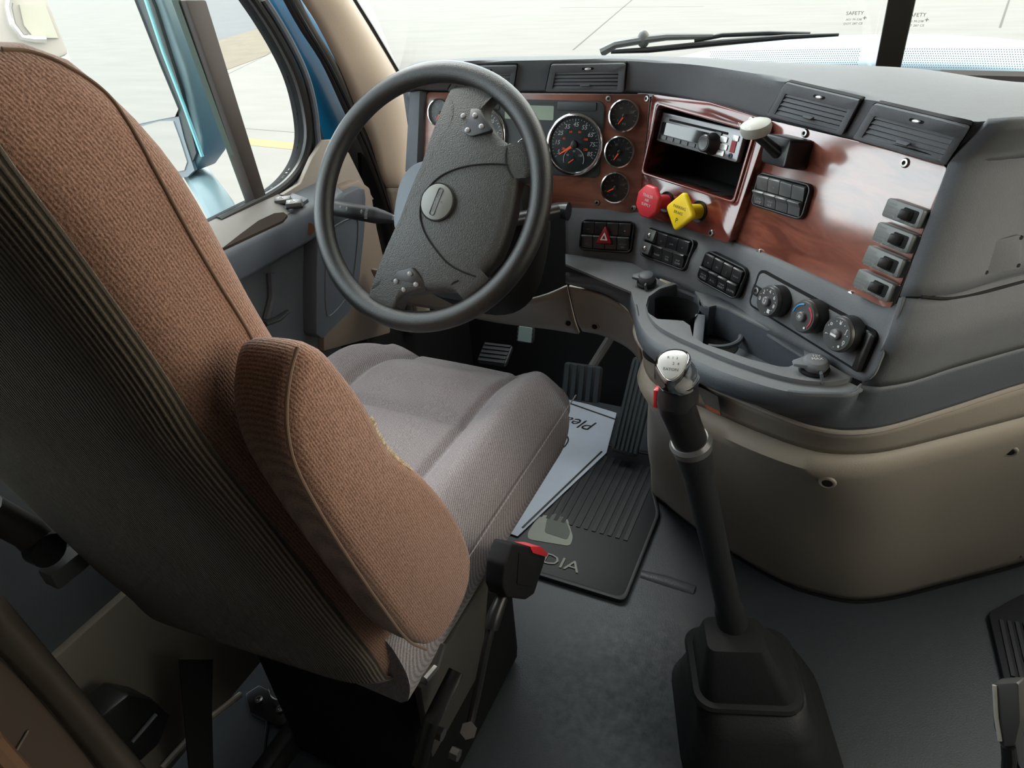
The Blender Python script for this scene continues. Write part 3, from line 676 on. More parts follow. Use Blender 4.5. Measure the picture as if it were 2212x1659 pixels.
# ---- air vents
def vent(c, label, zt=1.083, fr=None):
    """c: TL, TR, BR, BL pixels"""
    def hp_(q, off):
        h_ = hitgrid(q[0], q[1], vrows); return h_[1] + h_[2] * off if h_ else P(*q, z=zt)
    TL, TR, BR, BL = [hp_(q, .0) for q in c]
    f = Fr((BL + BR) / 2, BR - BL, (TL + TR) / 2 - (BL + BR) / 2)
    w = ((BR - BL).length + (TR - TL).length) / 2; hh = ((TL - BL).length + (TR - BR).length) / 2
    r = empty('air_vent', f.o, label, 'air vent', 'air vents along the dash top')
    gw = []
    for j in range(4):
        row = []
        for i in range(9):
            s_, t_ = i / 8, j / 3
            px_ = V(c[3]).lerp(V(c[2]), s_).lerp(V(c[0]).lerp(V(c[1]), s_), t_); row.append(hp_((px_.x, px_.y), 0))
        gw.append(row)
    class Warp:
        def __matmul__(q, p):
            s_ = (p[0] / w + .5) * 8; t_ = p[1] / hh * 3
            i = max(0, min(7, int(s_))); j = max(0, min(2, int(t_))); a_, b2 = s_ - i, t_ - j
            lo_ = gw[j][i] + (gw[j][i + 1] - gw[j][i]) * a_; hi_ = gw[j + 1][i] + (gw[j + 1][i + 1] - gw[j + 1][i]) * a_
            du = gw[j][i + 1] - gw[j][i]; dv_ = gw[j + 1][i] - gw[j][i]; n_ = du.cross(dv_).normalized()
            return lo_ + (hi_ - lo_) * b2 + n_ * p[2]
    M = Warp()
    out = rrect(w, hh, .004, 4, (0, hh / 2)); inn = rrect(w * .84, hh * .62, .002, 3, (0, hh * .40))
    obj('gap_seal', B(M).plate_hole(rrect(w * 1.03, hh * 1.03, .005, 4, (0, hh / 2)), rrect(w * .9, hh * .8, .005, 4, (0, hh / 2)), -.002, .003, 60), G['blackm'], r)
    obj('vent_frame', B(M).plate_hole(out, inn, .0, .0062, 60), G['grey'], r, bevel=.0012)
    obj('duct', B(M).prism(rrect(w * .85, hh * .63, .002, 3, (0, hh * .40)), .0005, .0015), G['void'], r)
    for i in range(5):
        y0 = hh * (.135 + i * .132); R = Matrix.Rotation(radians(-28), 3, 'X')
        obj('louver', B(M).box((0, y0, .0035), (w * .835, hh * .085, .0016), R), G['grey'], r, bevel=.0003)
    obj('louver_tab', B(M).hexa([(-.011, hh * .26, .005), (.011, hh * .26, .005), (.008, hh * .30, .006), (-.008, hh * .30, .006)], [(-.008, hh * .21, .008), (.008, hh * .21, .008), (.007, hh * .27, .010), (-.007, hh * .27, .010)]), G['grey'], r, bevel=.0006)
    obj('thumbwheel_slot', B(M).prism(rrect(w * .16, hh * .085, .003, 5, (0, hh * .85)), .004, .0063), G['void'], r)
    obj('thumbwheel', B(M).ell((0, hh * .85, .0065), (w * .045, hh * .04, .0025), 14, 8), G['satin'], r)
vent([(1192, 135), (1354, 133), (1349, 194), (1180, 193)], 'grey air vent right above the speedometer', fr=GF)
vent([(1000, 139), (1118, 137), (1110, 191), (968, 192)], 'grey air vent at far left, mostly behind the wheel rim', fr=GF)
vent([(1704, 174), (1866, 212), (1826, 287), (1663, 245)], 'grey air vent above the trailer brake lever, left of the wing pair', 1.077, WF)
vent([(1897, 219), (2100, 266), (2049, 349), (1850, 294)], 'grey air vent at the right end of the wing, nearest the camera', 1.077, WF)
# ---- radio
rd = empty('car_radio', RF.px(1505, 330, 0), 'silver and black car stereo with round volume dial in wood surround', 'car stereo')
q = [RF.uv(x, y, .004) for x, y in ((1433, 238), (1613, 288), (1592, 352), (1417, 302))]
uc = sum(p[0] for p in q) / 4; vc = sum(p[1] for p in q) / 4; rw = .178; rh = (q[0][1] + q[1][1] - q[2][1] - q[3][1]) / 2
M = RF.m() @ Matrix.Translation((uc, vc, 0))
obj('body', B(M).box((0, 0, -.045), (rw * .98, rh * 1.0, .085)), G['black'], rd)
obj('faceplate', B(M).prism(rrect(rw, rh, .004, 4), -.004, .006), G['radio'], rd, bevel=.0015)
obj('screen', B(M).prism(rrect(rw * .60, rh * .42, .002, 3, (-rw * .16, -.001)), .004, .0068), mat('smoked_screen', (.02, .02, .022), .05, coat=1), rd)
obj('cd_slot', B(M).prism(rrect(rw * .72, .0035, .001, 3, (-.004, rh * .30)), .004, .0066), G['void'], rd)
obj('button_strip', B(M).prism(rrect(rw * .62, rh * .17, .001, 3, (-rw * .16, -rh * .33)), .004, .0066), G['sw'], rd)
for i in range(6): obj('preset_button', B(M).prism(rrect(.0125, rh * .12, .001, 3, (-rw * .40 + i * .0165, -rh * .33)), .006, .0078), G['swg'], rd)
kb = obj('volume_knob', B(M).lathe([(.0165, .006), (.016, .010), (.014, .013), (.0125, .026), (.011, .0275), (.0001, .0275)], 32, (rw * .20, -rh * .12)), G['sw'], rd); obj('knob_ring', B(M).lathe([(.0095, .0272), (.009, .0282), (.0078, .0276)], 24, (rw * .20, -rh * .12)), G['swg'], kb)
for a, b_, w2, h2 in ((.31, .10, .014, .008), (.33, -.13, .014, .008), (.31, -.34, .014, .008), (.43, .22, .012, .008), (.24, .22, .012, .006)):
    obj('button', B(M).prism(rrect(w2, h2, .001, 3, (rw * a, rh * b_)), .006, .0082), G['satin'] if a > .3 else G['swg'], rd, bevel=.0004)
obj('display_window', B(M).prism(rrect(.009, .017, .001, 3, (rw * .425, -rh * .05)), .006, .0073), G['dred'], rd)
obj('aux_jack', B(M).lathe([(.004, .006), (.004, .0075), (.002, .0075), (.002, .0065)], 14, (rw * .42, -rh * .35)), G['black'], rd)
b_ = B(M); b_.text('STEREO', .0045, (-rw * .40, rh * .40, .0063)); b_.text('CD', .004, (-rw * .41, rh * .18, .0063)); obj('lettering', b_, G['inkb'], rd, flat=True)
# ---- valve knobs
def valve(base, label, kind, m_):
    c = RF.px(*base, .018); r = empty('brake_valve_knob', c, label, 'valve knob', 'pull knobs on the radio panel'); f = Fr(c, RF.u, n=RF.n + V((-.25, -.05, .05)))
    obj('socket_recess', B(Fr(c, RF.u, n=RF.n).m()).lathe([(.0165, -.004), (.0165, .0018), (.014, .001)], 28), G['black'], r)
    obj('stem', B(f.m()).lathe([(.0115, -.01), (.0115, .030), (.014, .038)], 24), m_, r)
    if kind == 8: po = [(cos(radians(22.5 + 45 * i)) * .0275, sin(radians(22.5 + 45 * i)) * .0275) for i in range(8)]
    else: po = round_poly([(.031, 0), (0, .031), (-.031, 0), (0, -.031)], .007)
    obj('knob', B(f.m()).prism(po, .034, .044), m_, r, bevel=.0035, seg=3)
    b_ = B(f.m())
    if kind == 8:
        b_.text('TRAILER', .0065, (0, .009, .0442)); b_.text('AIR', .0065, (0, .002, .0442)); b_.text('SUPPLY', .0065, (0, -.005, .0442)); obj('print', b_, G['ink'], r, flat=True)
    else:
        b_.text('PARKING', .0065, (0, .006, .0442)); b_.text('BRAKE', .0065, (0, -.002, .0442)); b_.text('P', .011, (0, -.014, .0442)); obj('print', b_, G['inkb'], r, flat=True)
valve((1440, 436), 'red octagonal pull knob on the radio panel', 8, G['redk'])
valve((1510, 457), 'yellow diamond shaped pull knob right of the red one', 4, G['yel'])
# ---- trailer brake lever
c = WF.px(1690, 335, 0); tb = empty('trailer_brake_lever', c, 'black bracket with grey disc knob lever left of the wing vents', 'brake lever'); f = Fr(c, WF.u, n=WF.n)
bx = B(f.m())
q = [f.uv(x, y, .03) for x, y in ((1660, 285), (1722, 300), (1705, 368), (1650, 352))]
poq = round_poly(q, .006)
obj('bracket', bx.prism(poq, 0, .038, .92), G['black'], tb, bevel=.003)
kn = f.px(1633, 277, .075) ; 
st_ = f.px(1680, 330, .036)
obj('lever_arm', B().tube([st_, st_.lerp(kn, .5) + V((0, 0, -.003)), kn + V((0, 0, -.006))], [.0085, .007, .007], 12), G['black'], tb)
f2 = Fr(kn, WF.u, n=V((-.12, -.25, 1)))
obj('knob', B(f2.m()).lathe([(.009, -.010), (.0175, -.007), (.0200, .000), (.0188, .006), (.012, .0095), (.0001, .010)], 36), G['knobg'], tb)
b_ = B(Fr(kn, WF.u, n=V((-.5, -.75, .3))).m()); b_.text('TR BRAKE', .006, (0, -.001, .0202)); obj('print', b_, G['ink'], tb, flat=True)
# ---- switch packs
def pack(fr, c, label, rows_, ncol=4, h=.004, group='switch packs on the dash', glossy=G['sw'], name='switch_panel', marks=None):
    TL, TR, BR, BL = [fr.px(*q, h) for q in c]
    if fr is FS3 or fr is FS2 or fr is FH:
        hs = [hitgrid(*q, fas_rows) for q in c]
        if all(hs): TL, TR, BR, BL = [h_[1] + h_[2] * .006 for h_ in hs]
    f = Fr((TL + TR + BR + BL) / 4, (TR - TL) + (BR - BL), (TL - BL) + (TR - BR))
    w = ((TR - TL).length + (BR - BL).length) / 2; hh = ((TL - BL).length + (TR - BR).length) / 2
    r = empty(name, f.o - f.v * hh / 2, label, 'switch panel', group); M = f.m()
    obj('housing', B(M).plate_hole(rrect(w, hh, .010, 6), rrect(w * .94, hh * .88, .007, 5), -.012, .004, 80), G['black'], r, bevel=.0015)
    obj('housing_floor', B(M).prism(rrect(w * .95, hh * .9, .007, 5), -.012, .000), G['void'], r)
    cw = w * .90 / ncol
    for j, row in enumerate(rows_):
        for i in range(ncol):
            if row[i] is None: continue
            x = (i - (ncol - 1) / 2) * cw; y = hh * (.215 if j == 0 else -.215); hh2 = hh * .41
            # rocker: wedge profile (upper row slopes down, lower row bulges at top)
            if j == 0: prof = [(-hh2 / 2, .002), (-hh2 / 2, .0045), (hh2 / 2 - .002, .0085), (hh2 / 2, .006), (hh2 / 2, .0)]
            else: prof = [(-hh2 / 2, 0), (-hh2 / 2, .0035), (hh2 * .12, .0065), (hh2 * .38, .0115), (hh2 / 2, .009), (hh2 / 2, 0)]
            x0, x1 = x - cw * .485, x + cw * .485
            b_ = B(M).rings([[(x0, y + p, z) for p, z in prof], [(x1, y + p, z) for p, z in prof]])
            ro_ = obj('rocker_switch', b_, glossy, r, bevel=.0007)
            t_ = row[i]
            if t_:
                b2 = B(M); ls = t_.split('|'); zz = .0072 if j == 0 else .0066
                for k, s_ in enumerate(ls):
                    yy = y - (.002 if j == 0 else .0035) + (len(ls) - 1) * .0026 - k * .0052
                    sl_ = .12 if j == 0 else .11
                    b2.text(s_, .0048, (x, yy, (.0068 + (yy - y) * .20) if j == 0 else (.0060 + (yy - y) * .17)))
                obj('print', b2, G['inkd'], ro_, flat=True)
    return r, f, w, hh
pk_, f, w, hh = pack(FH, [(1259, 474), (1377, 481), (1369, 547), (1254, 540)], 'black switch panel with the red hazard triangle', [['○•', '', '', '◑'], ['○-', '', '', 'BOOST|SEL']])
for s_ in [o for o in list(pk_.children) if o.name.startswith('rocker_switch')][4:6][:0]: pass
hz = obj('hazard_button', B(f.m()).prism(round_poly([(-.0165, -.0155), (.0165, -.0155), (0, .018)], .003), .004, .0135, .9), G['dred'], pk_, bevel=.001)
obj('triangle_outline', B(f.m()).prism(round_poly([(-.0072, -.0095), (.0072, -.0095), (0, .005)], .0012), .013, .0138), G['ink'], hz)
obj('triangle_centre', B(f.m()).prism([(-.0032, -.0072), (.0032, -.0072), (0, -.0002)], .0136, .0141), G['dred'], hz)
pk_, f, w, hh = pack(FS2, [(1405, 491), (1505, 524), (1489, 588), (1394, 553)], 'black switch panel with silver latch keys, second from the wheel', [['', '↺', 'CHK', '⊛'], ['', 'REGEN', 'ENG|FAN', 'SUSP|DUMP']])
for y_, nm in ((hh * .24, 'upper_latch'), (-hh * .20, 'lower_latch')):
    lt = obj(nm, B(f.m()).prism(rrect(w * .22, hh * .36, .0015, 3, (-w * .33, y_)), .003, .0125), G['swg'], pk_, bevel=.0012)
    obj('latch_button', B(f.m()).ell((-w * .33, y_ - .001, .0125), (.0045, .0045, .003), 14, 8), G['steel'], lt)
pack(FS3, [(1530, 539), (1623, 584), (1601, 648), (1512, 604)], 'black switch panel of eight rockers left of the climate dials', [['↘', '△', '▯', 'OUT'], ['INTR|AXLE', 'ATC', 'MIRR|HEAT', 'DOME']])
pack(WF, [(1641, 369), (1757, 401), (1735, 476), (1624, 444)], 'grey key switch panel set in the wing wood under the lever', [['', '⊣', '', ''], ['UTIL|LAMP', 'TRLR|ALR', '', '']], glossy=G['swg'])
# ---- breaker switches on wing right edge
for (c_, lbl, tx) in (([(1929, 427), (2008, 455), (1990, 494), (1910, 467)], 'topmost black labelled switch block on wing right edge', ('SUSP', 'DUMP')),
                 ([(1908, 480), (1986, 508), (1968, 547), (1888, 519)], 'second black labelled switch block from the top on wing right edge', ('AXLE', 'LOCK')),
                 ([(1884, 531), (1964, 560), (1946, 599), (1867, 570)], 'third black labelled switch block from the top on wing right edge', ('FIFTH', 'WHEEL')),
                 ([(1861, 583), (1943, 612), (1925, 651), (1848, 620)], 'lowest black labelled switch block on wing right edge', ('INTER', 'AXLE'))):
    TL, TR, BR, BL = [WF.px(*q, .006) for q in c_]
    f = Fr((TL + TR + BR + BL) / 4, WF.u, (TL - BL)); w = ((TR - TL).length + (BR - BL).length) / 2; hh = ((TL - BL).length + (TR - BR).length) / 2
    r = empty('breaker_switch', f.o - f.v * hh / 2, lbl, 'switch', 'labelled switch blocks on the wing'); M = f.m()
    obj('body', B(M).prism(rrect(w, hh, .003, 4), -.006, .007), mat('switch_block_grey', (.13, .135, .13), .35), r, bevel=.0015)
    obj('rocker_well', B(M).prism(rrect(w * .40, hh * .66, .002, 3, (w * .20, -hh * .0)), .005, .0074), G['void'], r)
    obj('toggle', B(M).hexa([(w * .04, -hh * .28, .006), (w * .30, -hh * .28, .006), (w * .30, hh * .28, .006), (w * .04, hh * .28, .006)], [(w * .02, -hh * .24, .015), (w * .24, -hh * .22, .011), (w * .24, hh * .22, .011), (w * .02, hh * .24, .015)]), G['black'], r, bevel=.0012)
    b_ = B(M)
    for k in range(5): b_.text('WARNING' if k == 0 else 'DO NOT OPERATE'[: 14 - k], .0034, (-w * .30, hh * .28 - k * .0042, .0072), sx=.62)
    b_.text(tx[0], .004, (-w * .1, -hh * .38, .0072)); b_.text(tx[1], .004, (w * .26, -hh * .41, .0072)); obj('print', b_, G['inkd'], r, flat=True)
# ---- climate control panel
TL, TR, BR, BL = [FV.px(*q, .002) for q in ((1643, 589), (1897, 712), (1866, 788), (1617, 672))]
f = Fr((TL + TR + BR + BL) / 4, FV.u, n=FV.n); w = ((TR - TL).length + (BR - BL).length) / 2; hh = ((TL - BL).length + (TR - BR).length) / 2
cc = empty('climate_control_panel', f.o - f.v * hh / 2, 'grey climate control plate with three round dials', 'climate control'); M = f.m()
obj('recess', B(M).prism(rrect(w * 1.03, hh * 1.06, .010, 5), -.004, .0015), G['blackm'], cc)
obj('plate', B(M).prism(rrect(w * .97, hh * .93, .007, 5, (-.001, 0)), 0, .004), G['grey'], cc, bevel=.0012)
rl = w / 2
for s_ in (1,): obj('end_cap', B(M).prism(rrect(.011, hh * .98, .004, 4, (w * .485, 0)), 0, .009), G['black'], cc, bevel=.0025)
for x, y in ((1632, 628), (1861, 746)):
    u_, v_ = f.uv(x, y, .006); o = obj('screw', B(M).lathe([(.0055, .003), (.0052, .0055), (.0026, .0058), (.0024, .0045)], 18, (u_, v_)), G['steel'], cc)
    obj('screw_pad', B(M).box((u_, v_, .0035), (.016, .014, .003)), G['black'], cc)
for (x, y, R_, kind) in ((1658, 651, .0215, 'fan'), (1734, 684, .0215, 'temp'), (1808, 722, .0222, 'mode')):
    u_, v_ = f.uv(x, y, .026); Mk = M @ Matrix.Translation((u_, v_, 0)); f_k = B(Mk)
    kn = obj('dial_knob', f_k.lathe([(R_ * 1.0, .004), (R_ * 1.0, .020), (R_ * .96, .0255), (R_ * .90, .027), (.0001, .0271)], 44), G['swg'] if False else mat('dial_face_' + kind, (.055, .055, .055), .35), cc)
    obj('dial_side', B(Mk).lathe([(R_ * 1.03, .003), (R_ * 1.015, .021), (R_ * .99, .0215)], 44), G['black'], kn)
    obj('dial_button', B(Mk).lathe([(R_ * .32, .0268), (R_ * .30, .031), (R_ * .24, .032), (.0001, .0322)], 24), mat('dial_button_' + kind, (.12, .12, .12), .35), kn)
    obj('pointer_dot', B(Mk).disc(.0016, .027, .0282, 12, (R_ * .70 * cos(radians(-50)), R_ * .70 * sin(radians(-50)))), G['ink'], kn)
    b_ = B(Mk)
    if kind == 'temp':
        for m_, a0_, a1_ in ((G['bluep'], 178, 100), (G['redk'], 70, -35)):
            arc = [(R_ * .74 * cos(radians(a)), R_ * .74 * sin(radians(a)), .0272) for a in [a0_ + (a1_ - a0_) * i / 12 for i in range(13)]]
            obj('temperature_arc', B(Mk).tube(arc, .0010, 6), m_, kn)
        b_.text('*', .012, (0, -.002, .0324)); obj('print', b_, G['ink'], kn, flat=True)
    else:
        tx = ['0', '2', '4', '6', '8', '■'] if kind == 'fan' else ['⌐', '¤', '¥', 'ʃ', '0']
        for i, s_ in enumerate(tx):
            a = radians(185 - i * 48) if kind == 'fan' else radians(200 - i * 55); b_.text(s_, .0075, (cos(a) * R_ * .66, sin(a) * R_ * .66, .0273))
        for i in range(6):
            a = radians(160 - i * 48); b_.disc(.0006, .0271, .0274, 8, (cos(a) * R_ * .72, sin(a) * R_ * .72))
        b_.text('U' if kind == 'fan' else '▬', .009, (0, 0, .0324)); obj('print', b_, G['ink'], kn, flat=True)
# ---- warning sticker on console
h = hitgrid(1525, 865, [list(c_) for c_ in zip(*colsA)] + [])
if h:
    f = Fr(h[1] + h[2] * .0012, V((.78, -.62, 0)), n=h[2])
    M = f.m(); po = round_poly([f.uv(x, y) for x, y in ((1496, 826), (1552, 856), (1559, 898), (1499, 870))], .004)
    stk = obj('warning_sticker', B(M).prism(po, 0, .0008), mat('sticker_black', (.02, .022, .025), .3), None); setp(stk, 'black warning sticker with small print on the tan console side', 'sticker')
    b_ = B(M)
    for k in range(5): u_, v_ = f.uv(1524, 845 + k * 8); b_.text('CAUTION SHIFT INTO NEUTRAL'[:22], .0034, (u_, v_, .0010), 0, sx=.8)
    obj('print', b_, G['inkd'], stk, flat=True)
    po2 = round_poly([f.uv(x, y) for x, y in ((1500, 862), (1556, 888), (1558, 897), (1500, 870))], .001)
    obj('orange_strip', B(M).prism(po2, .0008, .0011), mat('sticker_orange', (.45, .10, .03), .4), stk)
# ================================================================== steering wheel
_k = .94
WC = C0 + (V((-.638, .959, .904)) - C0) * _k; RW = .2286 * _k
_t, _kk = .579, .062
WFr = Fr(WC, V((1, 0, 0)), n=V((sin(_kk), -cos(_t) * cos(_kk), sin(_t) * cos(_kk))))
sw = empty('steering_wheel', WC - V((0, 0, .2)), 'black four-spoke steering wheel turned sideways with round emblem on its hub', 'steering wheel')
M = WFr.m(); rt = .0172
rg = []
for i in range(96):
    a = 2 * pi * i / 96; c_ = V((cos(a), sin(a), 0)); rg.append([c_ * (RW - rt) + c_ * cos(2 * pi * k / 16) * rt + V((0, 0, sin(2 * pi * k / 16) * rt * .92)) for k in range(16)])
b_ = B(M); b_.rings(rg + [rg[0]], (False, False)); obj('rim', b_, G['wheel'], sw)
hubpx = [(972, 196), (985, 215), (989, 245), (982, 270), (965, 300), (945, 330), (922, 372), (898, 430), (874, 492), (848, 560), (832, 598), (818, 622), (790, 640), (800, 655), (838, 676), (850, 662), (858, 648), (876, 637), (912, 630), (950, 628), (978, 629), (992, 640), (1000, 652), (1030, 632), (1058, 607), (1046, 600), (1040, 592), (1068, 558), (1086, 520), (1104, 462), (1114, 408), (1118, 386), (1150, 378), (1168, 352), (1160, 300), (1146, 290), (1132, 298), (1098, 308), (1066, 283), (1046, 250), (1044, 225), (1054, 205), (1070, 190), (1020, 178), (975, 186)]
hp = []
for q in cat_rom([V((*WFr.uv(x, y, .012), 0)) for x, y in hubpx + hubpx[:1]], 140)[:-1]:
    hp.append((q.x, q.y))
rings_ = []
def hubz(R_): return .034 - .030 * (R_ / .19) ** 2.2
for k_, dz in ((1.0, -.03), (1.0, -.010), (.985, -.003), (.96, 0), (.9, 0), (.8, 0), (.7, 0), (.55, 0), (.4, 0), (.25, 0), (.1, 0)):
    rr_ = []
    for x, y in hp:
        R_ = sqrt(x * x + y * y); s_ = min(1, (RW - rt * 1.1) / R_); R2_ = R_ * s_
        kk_ = k_ if k_ < .97 else 1 - (1 - k_) * min(1, .08 / max(R2_, .01)) * 1.3
        rr_.append((x * kk_ * s_, y * kk_ * s_, hubz(R2_ * kk_) + dz))
    rings_.append(rr_)
hub_b = B(M); hub_b.rings(rings_); obj('hub_pad', hub_b, G['hub'], sw, ang=55)
hub_rows = [[M @ V(p) for p in r] + [M @ V(r[0])] for r in rings_[1:]] + [[M @ V((0, 0, hubz(0)))] * (len(rings_[0]) + 1)]
def onhub(pts, off=.0006):
    o = []
    for x, y in pts:
        h_ = hitgrid(x, y, hub_rows)
        if h_: o.append(h_[1] + WFr.n * off)
    return o
l_ = onhub([(1097, 356), (1070, 354), (1040, 355), (1009, 359), (975, 369), (945, 386), (922, 412), (909, 445), (909, 475), (919, 505), (942, 540), (968, 569), (995, 585), (1026, 597)])
obj('airbag_seam', B().tube(cat_rom(l_, 50), .0014, 6), G['void'], sw)
for pts in ([(1098, 310), (1093, 330), (1094, 355), (1108, 384)], [(990, 606), (978, 612), (970, 628)]):
    l_ = onhub(pts)
    if len(l_) > 1: obj('spoke_seam', B().tube(cat_rom(l_, 14), .0012, 6), G['void'], sw)
h_ = hitgrid(945, 437, hub_rows); fe = Fr(h_[1], WFr.u, n=WFr.n); Me = fe.m()
em = obj('emblem', B(Me).lathe([(.0275, -.004), (.0272, .0025), (.026, .0032), (.0001, .0042)], 40), G['emb'], sw)
obj('emblem_ring', B(Me).lathe([(.0295, -.004), (.0295, .0018), (.0272, .0022), (.0272, -.004)], 40, (0, 0), (False, False)), G['void'], em)
b_ = B(Me @ Matrix.Rotation(radians(76), 4, 'Z'))
ou = rrect(.044, .009, .004, 5); b_.plate_hole(ou, rrect(.042, .0072, .0033, 5), .0036, .0047, 60); b_.text('FREIGHTLINER', .0052, (0, 0, .0047), sx=.95); b_.text('A', .006, (.002, -.009, .0046))
obj('emblem_print', b_, G['sw'], em, flat=True)
for pts, bt in (([(992, 244), (1003, 236), (1040, 238), (1066, 283), (1020, 297), (998, 286)], [(1001, 251), (1026, 250), (1010, 282), (1040, 274)]), ([(842, 611), (862, 584), (893, 577), (911, 598), (924, 628), (872, 641)], [(856, 607), (886, 591), (873, 625), (899, 614)])):
    l_ = onhub(pts, .0)
    if len(l_) < 6: continue
    c_ = sum(l_, V()) / len(l_); nn = V((0, 0, 0))
    for i in range(len(l_)): nn += (l_[i] - c_).cross(l_[(i + 1) % len(l_)] - c_)
    nn.normalize(); nn = nn if nn.dot(WFr.n) > 0 else -nn
    fb = Fr(c_, WFr.u, n=nn); po = round_poly([fb.uv(x, y) for x, y in pts], .006)
    bp_ = obj('button_pad', B(fb.m()).prism(po, -.004, .003), G['sw'], sw, bevel=.001)
    for x, y in bt:
        u_, v_ = fb.uv(x, y, .003); obj('button', B(fb.m()).lathe([(.0040, .002), (.0038, .0055), (.002, .0068), (.0001, .007)], 16, (u_, v_)), mat('spoke_button', (.3, .3, .3), .2) if 'spoke_button' not in bpy.data.materials else bpy.data.materials['spoke_button'], bp_)
# column shroud and stalk
colm = empty('steering_column', WFr.w(0, 0, -.30), 'slate steering column shroud with black wiper stalk on its left', 'steering column')
rg = []
for z_, rx, ry, oy in ((-.025, .06, .06, 0), (-.03, .074, .072, -.004), (-.10, .080, .080, -.01), (-.18, .085, .10, -.02), (-.26, .088, .12, -.03)):
    rg.append([((abs(cos(2 * pi * i / 40))**.7) * (1 if cos(2 * pi * i / 40) > 0 else -1) * rx, (abs(sin(2 * pi * i / 40))**.7) * (1 if sin(2 * pi * i / 40) > 0 else -1) * ry + oy, z_) for i in range(40)])
obj('shroud', B(M).rings(rg), G['door'], colm, ang=50)
bz = B(M).rings([[(x * 1.25, y * 1.2, -.15) for x, y, z in rg[3]], [(x * 1.35, y * 1.3, -.27) for x, y, z in rg[3]]]); obj('column_boot', bz, G['blackm'], colm)
pc = onhub([(1, 1)])
a_ = WFr.px(878, 478, -.055); b__ = WFr.px(722, 449, -.055)
stl_ = obj('stalk', B().tube([WFr.w(-.06, -.02, -.08), a_, a_.lerp(b__, .18)], [.006, .006, .007], 12), G['black'], colm)
hd = B().tube([a_.lerp(b__, .14), a_.lerp(b__, .32), a_.lerp(b__, .40), a_.lerp(b__, .41), a_.lerp(b__, .98), b__], [.006, .0115, .0130, .0138, .0140, .0125], 24); obj('stalk_grip', hd, G['stalk'], stl_)
obj('stalk_end', B().tube([b__, b__ + (b__ - a_) * .02], .0122, 20), G['knobg'], stl_)
dirx = (a_ - b__).normalized(); fs = Fr(a_.lerp(b__, .7), dirx, n=C0 - a_.lerp(b__, .7)); b_ = B(fs.m())
for i in range(8): b_.box((.034, -.008 + i * .0023, .0142 - abs(i - 3.5) * .0004), (.006, .0008, .0005))
for x_, s_ in ((-.022, '*'), (-.008, '◊'), (.024, '◊')): b_.text(s_, .010, (x_, .002, .0143))
obj('stalk_print', b_, G['inkd'], stl_, flat=True)
q_ = P(1205, 455, d=1.24)
obj('tilt_lever', B().tube([WFr.w(.05, -.02, -.10), q_, q_ + V((.02, 0, 0))], [.010, .014, .016], 16), G['sw'], colm)

# ================================================================== driver seat
seat = empty('driver_seat', (-.60, .60, 0), 'velour driver seat with warm light painted brown into its back and raised armrest, seen from behind', 'seat')
XR = -.375; XL = -.83; xc = (XR + XL) / 2; hw0 = (XR - XL) / 2
fpx = [(910, 1440), (880, 1200), (720, 920), (570, 700), (450, 480), (330, 300), (262, 220), (200, 152), (120, 108), (40, 90)]
Fc = [(P(x, y, x=XR).y, P(x, y, x=XR).z) for x, y in fpx[3:]]
prof = [(.40, .350, .535), (.43, .335, .55), (.445, .325, .60), (.42, .295, .72), (.39, .262, .86), (.36, .232, .98)]
for i_, (yf, z_) in enumerate(Fc): prof.append((yf + .024, None, z_ + (.012 if i_ < 4 else .012 - .005 * (i_ - 3))))
zs = []
def yback(z_):
    K = [(.55, .338), (.72, .295), (.86, .262), (1.0, .232), (1.06, .218), (1.10, .208), (1.16, .198), (1.20, .186), (1.25, .180)]
    for (z0, y0), (z1, y1) in zip(K, K[1:]):
        if z_ <= z1: return y0 + (y1 - y0) * max(0, (z_ - z0)) / (z1 - z0)
    return K[-1][1]
stn = []
prof = [(a + (.008 if b2 else 0), b2, c2) for a, b2, c2 in prof]
for yf, yb, z_ in prof:
    if yb is None: yb = yback(z_)
    stn.append(V((yf, yb, z_)))
stn.sort(key=lambda p: p.z)
fine = cat_rom(stn, 40)
rg = []
for i, s_ in enumerate(fine):
    yf, yb, z_ = s_
    yb = min(yb, yf - .012); w_ = hw0 * (1.0 if 2 < i < 34 else (.97 if i <= 2 else 1.0 - .012 * (i - 33) ** 1.6))
    ym = (yf + yb) / 2; hy = (yf - yb) / 2; r_ = []
    for k in range(64):
        a = 2 * pi * k / 64; ca, sa = cos(a), sin(a); e_ = .32
        x_ = xc + w_ * abs(ca) ** e_ * (1 if ca > 0 else -1); y_ = ym + hy * abs(sa) ** .55 * (1 if sa > 0 else -1)
        r_.append(V((x_, y_, z_)))
    rg.append(r_)
rg = [[V((xc + (p.x - xc) * .96, p.y * .5 + rg[0][0].y * .5, p.z - .006)) for p in rg[0]]] + rg + [[V((xc + (p.x - xc) * .9, (p.y + rg[-1][0].y) / 2, p.z + .004)) for p in rg[-1]]]
def hem(p):
    k = max(0, min(1, (.92 - p.z) / .25)); return V((p.x, p.y, p.z - .075 * k * (XR - p.x) / .455))
rg = [[hem(p) for p in r] for r in rg]
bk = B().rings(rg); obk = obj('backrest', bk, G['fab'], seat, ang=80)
# rear corduroy panel
rp_ = []
for i in range(0, 38):
    s_ = fine[i]; row = []
    for k in range(33):
        x_ = xc + hw0 * .985 * (k / 16 - 1); e_ = abs(k / 16 - 1) ** 10
        row.append(hem(V((x_, s_.y - .005 + e_ * .020, s_.z))))
    rp_.append(row)
obj('rear_panel', B().grid(rp_), G['cord'], seat, ang=80, solid=.004)
